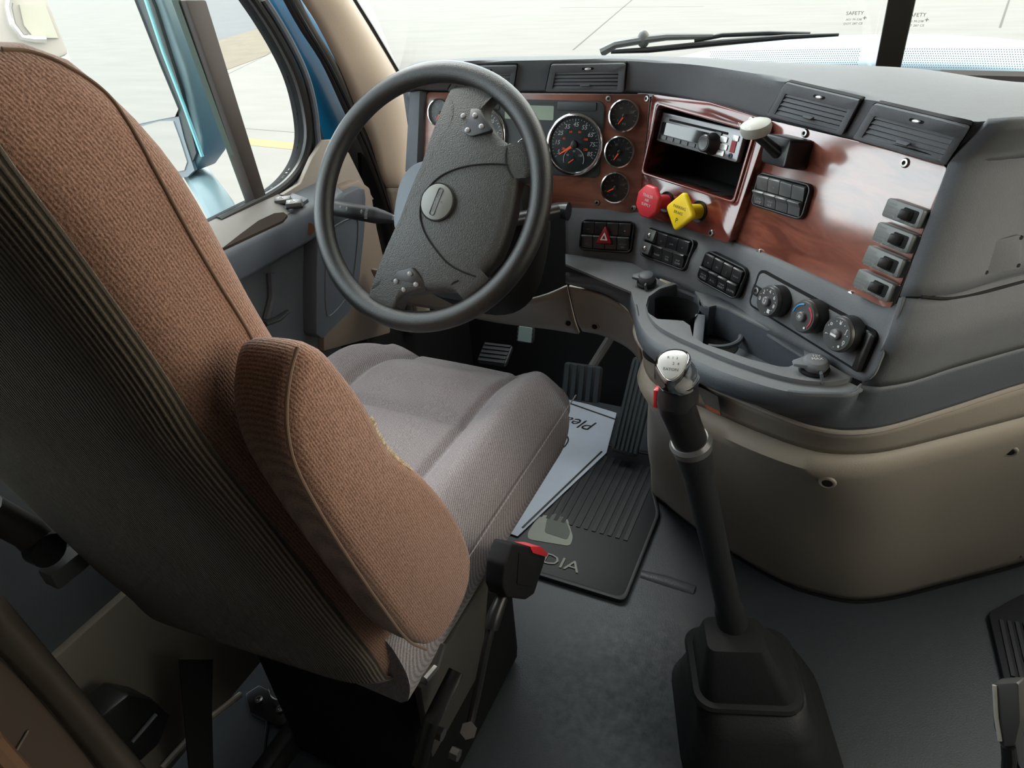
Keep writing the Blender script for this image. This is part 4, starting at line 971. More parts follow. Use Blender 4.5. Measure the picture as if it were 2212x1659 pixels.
# piping along the side bolster
bk_rows = [r + [r[0]] for r in rg]
pl = []
for q3 in cat_rom([V((x, y, 0)) for x, y in ((4, 108), (60, 112), (140, 142), (225, 200), (280, 272), (336, 372), (400, 490), (464, 600), (526, 700), (570, 780))], 60):
    h_ = hitgrid(q3.x, q3.y, bk_rows)
    if h_: pl.append(h_[1] + h_[2] * .0005)
obj('piping', B().tube(pl, .0013, 8), G['pipe'], seat)
# cushion
def ctop(x, y):
    u_ = (x - xc) / hw0; z_ = .618 + .010 * (1 - u_ * u_)
    e_ = abs(u_)
    z_ += .028 * math.exp(-((e_ - .80) / .17) ** 2)
    gx = .012 * math.exp(-((e_ - .56) / .035) ** 2); z_ -= gx
    if e_ < .56: z_ -= .011 * math.exp(-((y - .735) / .007) ** 2)
    fr_ = max(0, (y - .80)) / .13; z_ -= .04 * fr_ ** 2.2
    return z_
NU, NV = 72, 64; rows_c = []
for j in range(NV + 1):
    y_ = .36 + (.935 - .36) * j / NV; row = []
    for i in range(NU + 1):
        x_ = xc + hw0 * 1.03 * (2 * i / NU - 1)
        row.append(V((x_, y_ , ctop(x_, y_))))
    rows_c.append(row)
# wrap with sides: per y-station a closed ring
rg = []
for j in range(NV + 1):
    t_ = j / NV; row = rows_c[j]; yy = row[0].y
    shrink = 1 - .10 * max(0, (t_ - .86) / .14) ** 2 ; zb = .488 + .015 * max(0, (t_ - .9) / .1)
    r_ = []
    def sidepts(xe, ze, s_):
        o = []
        for k in range(1, 9):
            u_ = k / 9; zz = ze + (zb - ze) * u_; bul = .012 * sin(pi * min(1, u_ * 1.05)); o.append(V((xe + s_ * bul, yy, zz)))
        return o
    top_ = [V((xc + (p.x - xc) * shrink, p.y, p.z - (.022 * (abs((i - NU / 2) / (NU / 2)) ** 14)))) for i, p in enumerate(row)]
    r_ += top_; r_ += sidepts(top_[-1].x, top_[-1].z, 1)
    r_ += [V((top_[-1].x - .01, yy, zb)), V((top_[0].x + .01, yy, zb))]
    r_ += list(reversed(sidepts(top_[0].x, top_[0].z, -1)))
    rg.append(r_)
# rounded nose
last = rg[-1]; zc_ = sum(p.z for p in last) / len(last)
for k, (dy_, s_) in enumerate(((.014, .93), (.024, .82), (.030, .62), (.032, .3))):
    rg.append([V((xc + (p.x - xc) * (1 - (1 - s_) * .12), p.y + dy_, zc_ - .005 + (p.z - zc_) * s_)) for p in last])
obj('seat_cushion', B().rings(rg), G['fabc'], seat, ang=80)
pz = [V((XR + .018, .40 + i * .02, .578)) for i in range(27)]
obj('cushion_seam', B().tube([V((xc + hw0 * 1.03 + .0105, y_.y, .588)) for y_ in pz], .0012, 6), G['fabc'], seat)
# armrest, folded up
arm = obj
ac = [(600, 713), (660, 722), (700, 740), (750, 800), (800, 868), (828, 925), (842, 958), (870, 990), (912, 1016), (955, 1062), (990, 1110), (1015, 1165), (1026, 1215), (1015, 1280), (985, 1345), (955, 1390), (930, 1403), (890, 1385), (840, 1318), (760, 1200), (690, 1085), (648, 1005), (630, 940), (632, 860), (640, 800), (655, 752), (640, 735), (590, 722)]
XA = -.298
pa = [P(x, y, x=XA) for x, y in ac]
# keep the outline as a slab: contour in the y-z plane
seamc = [(655, 748), (640, 800), (631, 870), (633, 935), (648, 1000), (690, 1085), (760, 1200), (840, 1318), (890, 1382), (928, 1402)]
front_c = [(660, 740), (700, 742), (750, 800), (800, 868), (828, 925), (842, 958), (870, 990), (912, 1016), (955, 1062), (990, 1110), (1015, 1165), (1026, 1215), (1015, 1280), (985, 1345), (955, 1390), (930, 1403)]
A_ = cat_rom([P(x, y, x=XA) for x, y in front_c], 50); Bk = cat_rom([P(x, y, x=XA) for x, y in seamc], 50)
poly = [(p.y, p.z) for p in A_] + [(p.y, p.z) for p in reversed(Bk)][1:-1]
cya = sum(p[0] for p in poly) / len(poly); cza = sum(p[1] for p in poly) / len(poly)
# even resample and smooth slightly
pl3 = lin([V((0, p[0], p[1])) for p in poly] + [V((0, *poly[0]))], 121)[:-1]
for _ in range(3): pl3 = [(pl3[i - 1] + pl3[i] * 2 + pl3[(i + 1) % 120]) / 4 for i in range(120)]
rg = []
wid = .082
for x_, ins in ((0, .011), (-.003, .005), (-.008, .0015), (-.016, 0), (-.028, 0), (-.040, .001), (-.050, .003), (-.058, .007), (-.064, .013), (-.067, .020)):
    r_ = []
    for i, p in enumerate(pl3):
        a = pl3[i - 1]; b2 = pl3[(i + 1) % len(pl3)]; t_ = (b2 - a).normalized(); n_ = V((0, t_.z, -t_.y))
        if n_.dot(V((0, cya, cza)) - p) > 0: n_ = -n_
        r_.append(V((XA + x_, p.y, p.z)) - n_ * ins)
    rg.append(r_)
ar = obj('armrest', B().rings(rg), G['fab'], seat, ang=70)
pp = [V((XA - .003, p.y, p.z)) for p in Bk]
obj('armrest_piping', B().tube([p - V((0, .002, 0)) for p in pp], .0015, 8), G['pipe'], ar)
# frayed hook strip at the notch
fr_b = B(); random.seed(3)
nt_ = cat_rom([P(x, y, x=XA - .004) for x, y in ((801, 903), (820, 943), (847, 981), (886, 1013))], 60)
for p in nt_:
    for k in range(3):
        d_ = V((random.uniform(-.3, .3), 1, random.uniform(-.2, .9))).normalized() * random.uniform(.001, .0026)
        q = p + V((random.uniform(-.0015, .0015), 0, 0)); fr_b.tube([q - d_ * .5, q + d_], .00035, 4)
fo = obj('frayed_edge', fr_b, mat('frayed_fibres', (.55, .42, .25), .8), ar)
# seat base
obj('cushion_pan', B().box((xc - .01, .62, .465), (.38, .44, .05)), G['blackm'], seat, bevel=.01)
obj('suspension_base', B().box((xc + .01, .60, .25), (.32, .36, .50)), G['blackm'], seat, bevel=.03)
obj('side_shield', B().hexa([(-.40, .40, .28), (-.388, .40, .28), (-.388, .56, .28), (-.40, .56, .28)], [(-.392, .40, .46), (-.378, .40, .46), (-.378, .60, .46), (-.392, .60, .46)]), mat('shield_dim', (.055, .05, .042), .6), seat, bevel=.004)
for x_ in (XR - .085, XL + .085):
    obj('slide_rail', B().box((x_, .52, .045), (.035, .40, .05)), G['black'], seat, bevel=.004)
    obj('floor_bracket', B().box((x_, .33, .02), (.06, .05, .04)), G['black'], seat, bevel=.006)
for q in ((960, 1500), (940, 1580), (975, 1625)):
    p = P(*q, x=-.35); obj('bolt', B().tube([p, p + V((.012, 0, 0))], .009, 6), G['steel'], seat)
obj('recline_link', B().tube([P(985, 1450, x=-.34), P(930, 1560, x=-.345), P(905, 1659, x=-.35)], .011, 10, .4), G['black'], seat)
obj('adjuster_bar', B().tube([P(915, 1470, x=-.36), P(940, 1440, x=-.36), P(955, 1390, x=-.36)], .006, 8), G['steel'], seat)
# buckle
bkx = -.302
bo = P(1118, 1225, x=bkx)
br = empty('seat_belt_buckle', P(1012, 1590, x=bkx), 'black seat belt buckle with red button beside the driver cushion', 'seat belt buckle', 'seat belt buckles')
ctr = [P(x, y, x=bkx) for x, y in ((1088, 1172), (1160, 1190), (1133, 1282), (1068, 1285))]
fb = Fr(sum(ctr, V()) / 4, (ctr[1] - ctr[0]), (ctr[0] - ctr[3])); 
po = round_poly([fb.uv(x, y) for x, y in ((1087, 1168), (1150, 1180), (1162, 1198), (1136, 1278), (1118, 1290), (1075, 1284), (1066, 1262), (1070, 1215))], .004)
obj('housing', B(fb.m()).prism(po, -.013, .013), G['blackm'], br, bevel=.003, seg=3)
po = round_poly([fb.uv(x, y) for x, y in ((1124, 1174), (1148, 1175), (1165, 1190), (1160, 1197), (1130, 1188))], .001)
obj('release_button', B(fb.m()).prism(po, -.010, .0142), G['red'], br, bevel=.001)
po = round_poly([fb.uv(x, y) for x, y in ((1100, 1186), (1146, 1200), (1130, 1262), (1096, 1255))], .003)
obj('face_panel', B(fb.m()).prism(po, .012, .0142), G['blackm'], br, bevel=.0008)
sk = [P(x, y, x=bkx) for x, y in ((1085, 1288), (1068, 1330), (1050, 1400), (1030, 1500), (1012, 1580))]
obj('stalk_sleeve', B().tube([sk[0], sk[1], sk[1].lerp(sk[2], .4)], [.008, .010, .009], 12), G['black'], br)
obj('cable_stalk', B().tube(sk, .0055, 10), G['black'], br)
obj('anchor_bolt', B().tube([P(1012, 1578, x=bkx - .01), P(1012, 1578, x=bkx + .012)], .0105, 6), G['steel'], br)
# ================================================================== gear lever
gl = empty('gear_shift_lever', (.03, .81, 0), 'tall black floor gear lever with chrome topped knob and rubber boot', 'gear lever')
bx0, bx1, by0, by1 = -.112, .163, .665, .945
cxb, cyb = (bx0 + bx1) / 2, (by0 + by1) / 2
BA = radians(20)
def rr3(cx_, cy_, w_, d_, z_, r_, n=6): return [V((cx_ + x * cos(BA) - y * sin(BA), cy_ + x * sin(BA) + y * cos(BA), z_)) for x, y in rrect(w_, d_, r_, n)]
topc = P(1582, 1362, z=.27); rimc = (P(1470, 1480, z=.16) + P(1712, 1500, z=.16)) / 2
rgs = [rr3(cxb, cyb, .275, .285, .0, .07), rr3(cxb, cyb, .28, .29, .012, .07), rr3(cxb, cyb, .262, .272, .022, .065), rr3(cxb, cyb, .262, .272, .034, .065), rr3(cxb - .003, cyb, .245, .26, .040, .06), rr3(cxb - .004, cyb, .246, .26, .055, .06), rr3(cxb - .008, cyb, .226, .24, .062, .055), rr3(cxb - .008, cyb, .226, .24, .080, .055), rr3(cxb - .014, cyb, .205, .215, .088, .05), rr3(cxb - .016, cyb, .205, .212, .112, .05), rr3(cxb - .024, cyb + .004, .188, .185, .122, .045), rr3(cxb - .03, cyb + .008, .182, .17, .150, .04)]
obj('rubber_boot', B().rings(rgs), G['rub'], gl, ang=70)
c1 = V((cxb - .035, cyb - .002, 0)); 
rgs = [rr3(c1.x, c1.y, .182, .165, .148, .035), rr3(c1.x, c1.y, .186, .17, .157, .036), rr3(c1.x, c1.y, .180, .163, .163, .034), rr3(c1.x, c1.y, .160, .143, .163, .028), rr3(topc.x + .004, topc.y, .098, .072, .258, .014), rr3(topc.x + .004, topc.y, .094, .068, .262, .013)]
obj('boot_cap', B().rings(rgs), G['rub'], gl, ang=45)
kb_ = C0 + (P(1462, 880, d=1) - C0) * .92; kt = P(1458, 800, d=.885)
col_ = P(1492, 955, d=.975)
bot_ = P(1582, 1345, z=.262)
shp = [bot_, bot_.lerp(col_, .08), bot_.lerp(col_, .12), bot_.lerp(col_, .5), bot_.lerp(col_, .85), bot_.lerp(col_, .95), col_]
obj('shaft', B().tube(shp, [.026, .025, .021, .0205, .022, .0255, .0265], 24), G['rub'], gl)
obj('collar', B().tube([bot_.lerp(col_, .97), col_, col_ + (kb_ - col_) * .10], [.0275, .0295, .0255], 24), G['swg'], gl)
obj('grip', B().tube([col_, col_.lerp(kb_, .5), kb_, kb_.lerp(kt, .2)], [.0235, .0235, .0245, .0255], 24), G['black'], gl)
ax = (kt - kb_).normalized(); fk = Fr(kb_.lerp(kt, .15), V((1, -.1, 0)), n=ax)
Lk = (kt - kb_).length
def kring(z_, w_, d_, oy=0, e_=.75):
    return [V(((abs(cos(a)) ** e_) * (1 if cos(a) > 0 else -1) * w_ / 2 * (1 + .18 * sin(a)), (abs(sin(a)) ** e_) * (1 if sin(a) > 0 else -1) * d_ / 2 + oy, z_)) for a in [2 * pi * i / 36 for i in range(36)]]
kb2 = B(fk.m()).rings([kring(0, .050, .050), kring(.012, .050, .049), kring(.026, .046, .046), kring(.036, .047, .050, .001)]); obj('knob_neck', kb2, G['sw'], gl, ang=60)
bc = P(1455, 789, d=(kt - C0).length - .020); bn = V((-.05, -.50, .86)); fbq = Fr(bc, V((.97, .15, 0)), n=bn)
po = lin(cat_rom([V((*fbq.uv(x, y), 0)) for x, y in ((1421, 790), (1424, 772), (1440, 760), (1460, 757), (1478, 761), (1486, 772), (1480, 790), (1466, 809), (1448, 820), (1435, 812), (1421, 790))], 80), 37)[:-1]
Mb = fbq.m(); Mi = fk.m()
pc0 = sum(po, V()) / len(po)
def bring(s_, z_): return [Mb @ V((pc0.x + (p.x - pc0.x) * s_, pc0.y + (p.y - pc0.y) * s_, z_)) for p in po]
def aligned(r_, ref):
    best = None; c_ = sum(r_, V()) / len(r_)
    for rv in (r_, list(reversed(r_))):
        for k in range(len(rv)):
            q = rv[k:] + rv[:k]; e_ = sum((a - b2).length_squared for a, b2 in zip(q, ref))
            if best is None or e_ < best[0]: best = (e_, q)
    return best[1]
top_r = bring(1.22, -.014); nk = aligned([Mi @ p for p in kring(.030, .048, .050, .001)], top_r)
nk2 = [a.lerp(b2, .55) + (a.lerp(b2, .55) - (kb_.lerp(kt, .8))).normalized() * .003 for a, b2 in zip(nk, top_r)]
kno = obj('knob', B().rings([nk, nk2, top_r, bring(1.24, -.008), bring(1.18, -.002), bring(1.08, .0006), bring(1.03, 0)]), mat('polished_knob', (.62, .62, .60), .10, metal=1), gl, ang=60)
po = [(p.x, p.y) for p in po]
bd_ = obj('badge_plate', B(fbq.m()).prism(po, -.012, .001), G['satin'], kno, bevel=.0008)
b_ = B(fbq.m())
for txt_, x, y, s_ in (('R  1  3', 1453, 773, .0048), ('2  4', 1460, 786, .0055), ('EATON', 1449, 798, .0055)):
    u_, v_ = fbq.uv(x, y, .0012); b_.text(txt_, s_, (u_, v_, .0013), 0)
obj('badge_print', b_, G['inkb'], gl, flat=True)
tg = kb_.lerp(kt, .05) + fk.u * -.027
obj('range_button', B(Fr(tg, fk.u, n=ax).m()).box((0, 0, .006), (.007, .012, .030)), G['red'], gl, bevel=.002)
p_ = P(1468, 936, d=.93); obj('grip_screw', B(Fr(p_, fk.u, n=(C0 - p_)).m()).disc(.0035, -.004, .001, 14), G['steel'], gl)
# ================================================================== floor things
fl_n = 0
flo = obj('floor', B().box((0, .5, -.02), (2.2, 3.0, .04)), G['floor']); setp(flo, kind='structure')
fr_ = Fr((-.4, 1.1, .006), V((1, 0, 0)), n=V((0, 0, 1)))
mt = empty('floor_mat', (-.6, 1.2, 0), 'black rubber driver floor mat with grey printed lettering and emblem', 'floor mat')
def Z(x, y, h=.0): p = P(x, y, z=h); return (p.x, p.y)
mo = [Z(1350, 1303, .008), Z(1425, 1112, .008), (Z(1410, 1050, .008)[0], Z(1410, 1050, .008)[1]), (-.33, 1.50), (-.88, 1.50), (-.88, .965), (-.50, .975)]
mo = round_poly(mo, .02)
obj('mat_base', B().prism(mo, 0.002, .010), G['matr'], mt, bevel=.002)
cm_x = sum(p[0] for p in mo) / len(mo); cm_y = sum(p[1] for p in mo) / len(mo)
obj('raised_border', B().plate_hole(mo, [(cm_x + (x - cm_x) * .965, cm_y + (y - cm_y) * .955) for x, y in mo], .008, .0135, 90), G['matr'], mt, bevel=.001)
rb = B()
y0r = Z(1340, 1165, .01)[1]
for i in range(26):
    x0 = -.84 + i * .0205; rb.box((x0, (y0r + 1.44) / 2, .011), (.010, 1.44 - y0r, .003))
ro_ = obj('ribbed_field', rb, G['matr'], mt)
b_ = B(); u_, v_ = Z(1234, 1222, .011)
b_.text('CASCADIA', .046, (u_ - .117, v_ - .002, .0125), 0, sx=1.25); obj('lettering', b_, G['matp'], mt, flat=True)
e_ = [Z(x, y, .011) for x, y in ((1140, 1150), (1165, 1112), (1225, 1118), (1238, 1160), (1232, 1180), (1140, 1165))]
eo = obj('printed_emblem', B().prism(round_poly(e_, .012), .0105, .0115), G['matp'], mt)
e_ = [Z(x, y, .012) for x, y in ((1176, 1150), (1182, 1118), (1200, 1108), (1222, 1122), (1232, 1150), (1225, 1166))]
obj('emblem_front', B().prism(round_poly(e_, .008), .0115, .0122), mat('floor_mat_print_dark', (.11, .125, .11), .6), eo)
obj('emblem_mast', B().prism([Z(x, y, .012) for x, y in ((1205, 1112), (1217, 1085), (1222, 1087), (1211, 1113))], .0105, .0115), G['matp'], eo)
# paper mat
pm = empty('paper_floor_mat', (-.6, 1.3, .012), 'white printed paper floor mat lying on the rubber mat under the pedals', 'paper mat')
pz_ = .016
ppx = [(1118, 1158), (1160, 1090), (1215, 940), (1215, 860), (1332, 890), (1312, 975)]
pp_ = [P(x, y, z=pz_) for x, y in ppx]
pp_[2] = V((-.72, 1.28, pz_)); pp_[3] = V((-.78, 1.52, pz_)); pp_[1] = V((-.72, 1.06, pz_))
obj('sheet', B().prism([(p.x, p.y) for p in [P(1118, 1158, z=pz_), V((-.78, 1.08, 0)), V((-.80, 1.58, 0)), P(1190, 855, z=pz_), P(1270, 873, z=pz_), P(1332, 892, z=pz_), P(1310, 978, z=pz_)]], pz_ - .002, pz_), G['pap'], pm)
b_ = B()
for a, c_ in (((1128, 1140), (1300, 975)), ((1222, 868), (1330, 906))):
    p, q = P(*a, z=pz_ + .001), P(*c_, z=pz_ + .001); b_.tube([p, q], .003, 5, .3)
obj('border_line', b_, G['inkb'], pm)
b_ = B(); p = P(1256, 915, z=pz_ + .001); b_.text('Please', .062, (p.x - .03, p.y, pz_ + .0012), pi, shear=.35); obj('script_print', b_, G['inkb'], pm, flat=True)
b_ = B()
p = P(1212, 955, z=pz_ + .001); b_.plate_hole(rrect(.16, .09, .04, 8, (p.x - .06, p.y)), rrect(.152, .082, .037, 8, (p.x - .06, p.y)), pz_, pz_ + .0012, 50); obj('print_outline', b_, G['inkb'], pm)
# pedals
def pedal(name, c4, lbl, arm_to, ribs=8, d_=.012, vert=True):
    c = sum(c4, V()) / 4; r = empty(name, c, lbl, 'pedal')
    f = Fr(c, c4[1] - c4[0], (c4[0] - c4[3])); w_ = ((c4[1] - c4[0]).length + (c4[2] - c4[3]).length) / 2; h__ = ((c4[0] - c4[3]).length + (c4[1] - c4[2]).length) / 2
    obj('pad', B(f.m()).prism(rrect(w_, h__, .01, 4), -d_, 0), G['rub'], r, bevel=.003)
    b_ = B(f.m())
    for i in range(ribs):
        if vert: b_.box((-w_ / 2 + w_ * (i + .5) / ribs, 0, .0015), (w_ / ribs * .55, h__ * .93, .004))
        else: b_.box((0, -h__ / 2 + h__ * (i + .5) / ribs, .0015), (w_ * .9, h__ / ribs * .5, .004))
    obj('tread', b_, mat(name + '_tread', (.03, .042, .05) if name != 'foot_rest' else (.014, .018, .022), .5), r)
    if arm_to is not None: obj('arm', B().tube([c - f.n * d_, (c + arm_to) / 2 + V((0, .03, 0)), arm_to], .012, 10), G['swg'], r)
    return r
pedal('accelerator_pedal', [P(1378, 772, z=.27) , P(1393, 776, z=.27) + V((.035, 0, 0)), P(1378, 990, z=.055), P(1308, 970, z=.055)], 'long ribbed black accelerator pedal against the console', None, 6)
pedal('brake_pedal', [P(1218, 782, y=1.46), P(1310, 795, y=1.46), P(1285, 872, y=1.42), P(1212, 858, y=1.42)], 'wide ribbed brake pedal above the paper mat', P(1325, 720, y=1.52), 5)
pedal('clutch_pedal', [P(1118, 704, y=1.40), P(1155, 706, y=1.40), P(1150, 741, y=1.38), P(1115, 738, y=1.38)], 'small worn grey square pedal under the steering column', P(1130, 660, y=1.45), 4, vert=False)
obj('pedal_face', B(Fr(P(1135, 722, y=1.385), V((1, 0, 0)), n=V((0, -1, .4))).m()).box((0, 0, .002), (.036, .038, .004)), mat('worn_pedal_metal', (.22, .30, .30), .4), bpy.data.objects['clutch_pedal'])
fr_p = [P(1045, 738, y=1.50), P(1105, 745, y=1.50), P(1095, 790, y=1.44), P(1030, 780, y=1.44)]
pedal('foot_rest', fr_p, 'ribbed dark foot rest at far left under the column', None, 5, vert=False)
# firewall
fw = obj('wall_front', B().box((0, 1.72, .455), (2.1, .04, .91)), G['blackm']); setp(fw, kind='structure')
# raised floor ridge
rd_ = obj('trim_1', B().tube([P(1385, 1240, z=.0), P(1440, 1255, z=.0), P(1500, 1275, z=0)], [.012, .016, .014], 10, .4), G['floor']); setp(rd_, kind='structure')
# passenger side mat and buckle
pmt = empty('passenger_floor_mat', P(2212, 1300, z=0), 'corner of a ribbed black floor mat at lower right', 'floor mat')
q_ = [P(2135, 1322, z=.012), P(2212, 1280, z=.012), V((.75, 1.25, .012)), V((.75, .75, .012)), P(2200, 1659, z=.012), P(2172, 1480, z=.012)]
po = round_poly([(p.x, p.y) for p in q_], .012); obj('mat_base', B().prism(po, .002, .012), G['matr'], pmt, bevel=.002)
b_ = B(); p0 = P(2158, 1338, z=.014); p1 = P(2184, 1460, z=.014)
for i in range(16): b_.hexa(*[[(p0.x + i * .014 + a, p0.y + bq + i * .003, z_) for a, bq in ((0, 0), (.007, .001), (.007 + p1.x - p0.x, p1.y - p0.y + .001), (p1.x - p0.x, p1.y - p0.y))] for z_ in (.010, .015)])
obj('ribbed_field', b_, G['matr'], pmt)
pb = empty('seat_belt_buckle', P(2180, 1650, x=.26), 'worn grey-edged seat belt buckle on a stalk at lower right corner', 'seat belt buckle', 'seat belt buckles')
obj('floor_anchor', B().box((.28, P(2176, 1700, x=.26).y - .04, .01), (.05, .05, .02)), G['black'], pb, bevel=.004)
fb = Fr(P(2170, 1540, x=.26), V((.8, -.5, 0)), n=V((-.5, -.8, .35)))
po = round_poly([fb.uv(x, y) for x, y in ((2142, 1478), (2200, 1474), (2204, 1560), (2192, 1612), (2162, 1614), (2146, 1570))], .004)
obj('housing', B(fb.m()).prism(po, -.022, .0), mat('worn_black_plastic', (.06, .06, .058), .35), pb, bevel=.003)
obj('edge_strip', B().tube([fb.px(2148, 1480, .001), fb.px(2152, 1550, .001), fb.px(2160, 1600, .001)], .0022, 8), G['knobg'], pb)
obj('cable_stalk', B().tube([fb.px(2178, 1612, -.01), fb.px(2180, 1640, -.012), fb.px(2176, 1700, -.02), V((.28, fb.px(2176, 1700).y - .04, .02))], .007, 10), G['black'], pb)
# ================================================================== left door
XD = -1.0
def D(x, y, X=XD): return P(x, y, x=X)
door = empty('door_1', (XD, .8, .1), kind='structure')
def yz_prism(pts, x0, x1): return B().prism3([V((x0, p[0], p[1])) for p in pts], V((x1 - x0, 0, 0)))
# window contour on the door plane (front lower part seen, rest assumed)
wpx = [(470, 478), (545, 440), (575, 425), (612, 400), (640, 368), (656, 335), (663, 290), (655, 225), (638, 165), (610, 105), (575, 45), (545, 0)]
wc = [D(*q) for q in wpx]
wc = [(p.y, p.z) for p in wc]
wl_ = [(.02, .874), (.02, 1.62), (.70, 1.62), (.86, 1.50)]
win = cat_rom([V((p[0], p[1], 0)) for p in wc], 50)
win = [(p.x, p.y) for p in win] + [(.80, 1.52), (.62, 1.60), (.05, 1.60), (.03, .90), (.05, .874)]
outer_d = [(1.155, .30), (1.165, .86), (1.155, 1.00), (1.12, 1.10), (1.06, 1.25), (.98, 1.42), (.86, 1.62), (.70, 1.70), (-.02, 1.70), (-.02, .03), (1.05, .03)]
def to_yz(polyxy, X): return [V((X, y, z)) for y, z in polyxy]
Myz = Matrix(((0, 0, 1, 0), (1, 0, 0, 0), (0, 1, 0, 0), (0, 0, 0, 1)))
obj('door_shell', B(Matrix.Translation((XD, 0, 0)) @ Myz).plate_hole(outer_d, win, -.034, .0, 160), G['blackm'], door, bevel=.004)
obj('outer_skin', B(Matrix.Translation((XD, 0, 0)) @ Myz).plate_hole(outer_d, [(.55 + (a - .55) * 1.05, 1.25 + (c - 1.25) * 1.05) for a, c in win], -.045, -.033, 160), G['blue'], door)
sealp = [V((XD + .004, *p)) for p in win[:52]]
obj('window_seal', B().tube(sealp, .009, 10), G['black'], door)
obj('seal_bead', B().tube([V((XD + .012, p.y + .016 * (1 if p.z > .9 else .5), p.z - (.012 if p.z < .95 else 0))) for p in sealp[6:50]], .007, 8), G['door'], door)
obj('window_pane', B().prism3(to_yz(win, XD - .022), V((.004, 0, 0))), G['glass'], door)
# quarter window divider bar
q = [D(395, 0, XD + .002), D(440, 0, XD + .002), D(574, 432, XD + .002), D(551, 446, XD + .002)]
dvx = B().hexa([p + V((-.02, 0, 0)) for p in q], [p + V((.006, 0, 0)) for p in q]); obj('divider_bar', dvx, mat('bar_brown_black', (.045, .035, .032), .6), door, bevel=.003)
q = [D(380, 0, XD - .01), D(396, 0, XD - .01), D(552, 446, XD - .01), D(542, 446, XD - .01)]
obj('glass_channel', B().hexa([p + V((-.01, 0, 0)) for p in q], [p + V((.004, 0, 0)) for p in q]), mat('glass_channel_green', (.04, .07, .055), .4), door)
# beige inner trim round the lower front corner of the window
tr = [D(665, 340, -.985), D(690, 302, -.985), D(720, 300, -.985), D(745, 330, -.985), D(780, 400, -.985), D(800, 430, -.985), D(660, 470, -.985), D(600, 420, -.985), D(640, 395, -.985)]
obj('corner_trim', B().prism3(tr, V((.012, 0, 0))), G['taupe'], door, bevel=.003)
# sill and armrest (top surface slopes down toward the cabin)
XI = -.93
sillrow = []
for y_ in [ -.02 + i * .04 for i in range(30)]:
    if y_ > 1.10: break
    sillrow.append([V((XD, y_, .878)), V((XD + .02, y_, .874)), V((XI - .008, y_, .853)), V((XI, y_, .846)), V((XI + .002, y_, .835)), V((XI + .002, y_, .795)), V((XI - .006, y_, .786)), V((XI - .03, y_, .782))])
obj('arm_rest', B().grid(sillrow), G['door'], door, solid=.006, ang=50)
tb_ = [[p + V((0, 0, .0012)) for p in r[:3]] for r in sillrow if r[0].y < 1.0]
obj('sill_top', B().grid(tb_), mat('sill_grey_brown', (.19, .175, .165), .5), door)
cup = []
for x, y in ((478, 545), (520, 512), (560, 482), (594, 466), (614, 464), (622, 470), (612, 482), (575, 503), (530, 528), (480, 558)):
    h_ = hitgrid(x, y, [r[:4] for r in sillrow])
    if h_: cup.append(h_[1] + V((0, 0, .005)))
if len(cup) > 4: obj('pull_cup', B().prism3(cup, V((0, 0, -.004))), mat('pull_cup_brown', (.040, .031, .026), .8, spec=.1), door)
# pocket area and lower panels
low = [(y, z) for y, z in ((-.02, .05), (-.02, .79), (1.03, .79), (1.03, .30), (.92, .05))]
obj('lower_panel', yz_prism(low, XD, XI - .035), G['greyd'], door, bevel=.004)
fp = [D(688, 462, XI), D(735, 425, XI), D(775, 404, XI), D(789, 408, XI), D(791, 430, XI), D(789, 494, XI), D(777, 609, XI), D(757, 673, XI), D(697, 733, XI), D(684, 722, XI), D(684, 600, XI)]
obj('front_panel', B().prism3([p - V((.05, 0, 0)) for p in fp], V((.05, 0, 0))), G['door'], door, bevel=.004)
fp2 = [D(705, 500, XI), D(740, 478, XI), D(768, 470, XI), D(773, 480, XI), D(770, 540, XI), D(758, 620, XI), D(735, 660, XI), D(706, 680, XI)]
obj('panel_outline', B().tube([p + V((.0005, 0, 0)) for p in cat_rom([V(p) for p in fp2 + fp2[:1]], 60)], .0016, 6), G['greyd'], door)
ft = [D(735, 405, XI - .02), D(775, 388, XI - .02), D(800, 405, XI - .02), D(806, 430, XI - .02), D(816, 494, XI - .02), D(838, 590, XI - .02), D(845, 720, XI - .02), D(700, 760, XI - .02), D(700, 600, XI - .02)]
obj('front_trim', B().prism3([p - V((.045, 0, 0)) for p in ft], V((.045, 0, 0))), mat('door_trim_taupe', (.25, .20, .165), .55), door, bevel=.006)
# pocket ribs seen in the dark recess
for a, b__ in (((585, 590), (575, 690)), ((668, 520), (665, 690))):
    obj('pocket_rib', B().tube([D(*a, XI - .03), D((a[0] + b__[0]) // 2 + 8, (a[1] + b__[1]) // 2, XI - .03), D(*b__, XI - .03)], .008, 8), G['greyd'], door)
obj('door_pull', B().tube([D(570, 700, XI - .01), D(598, 690, XI - .01), D(622, 672, XI - .01)], [.009, .009, .006], 10, .6), G['sw'], door)
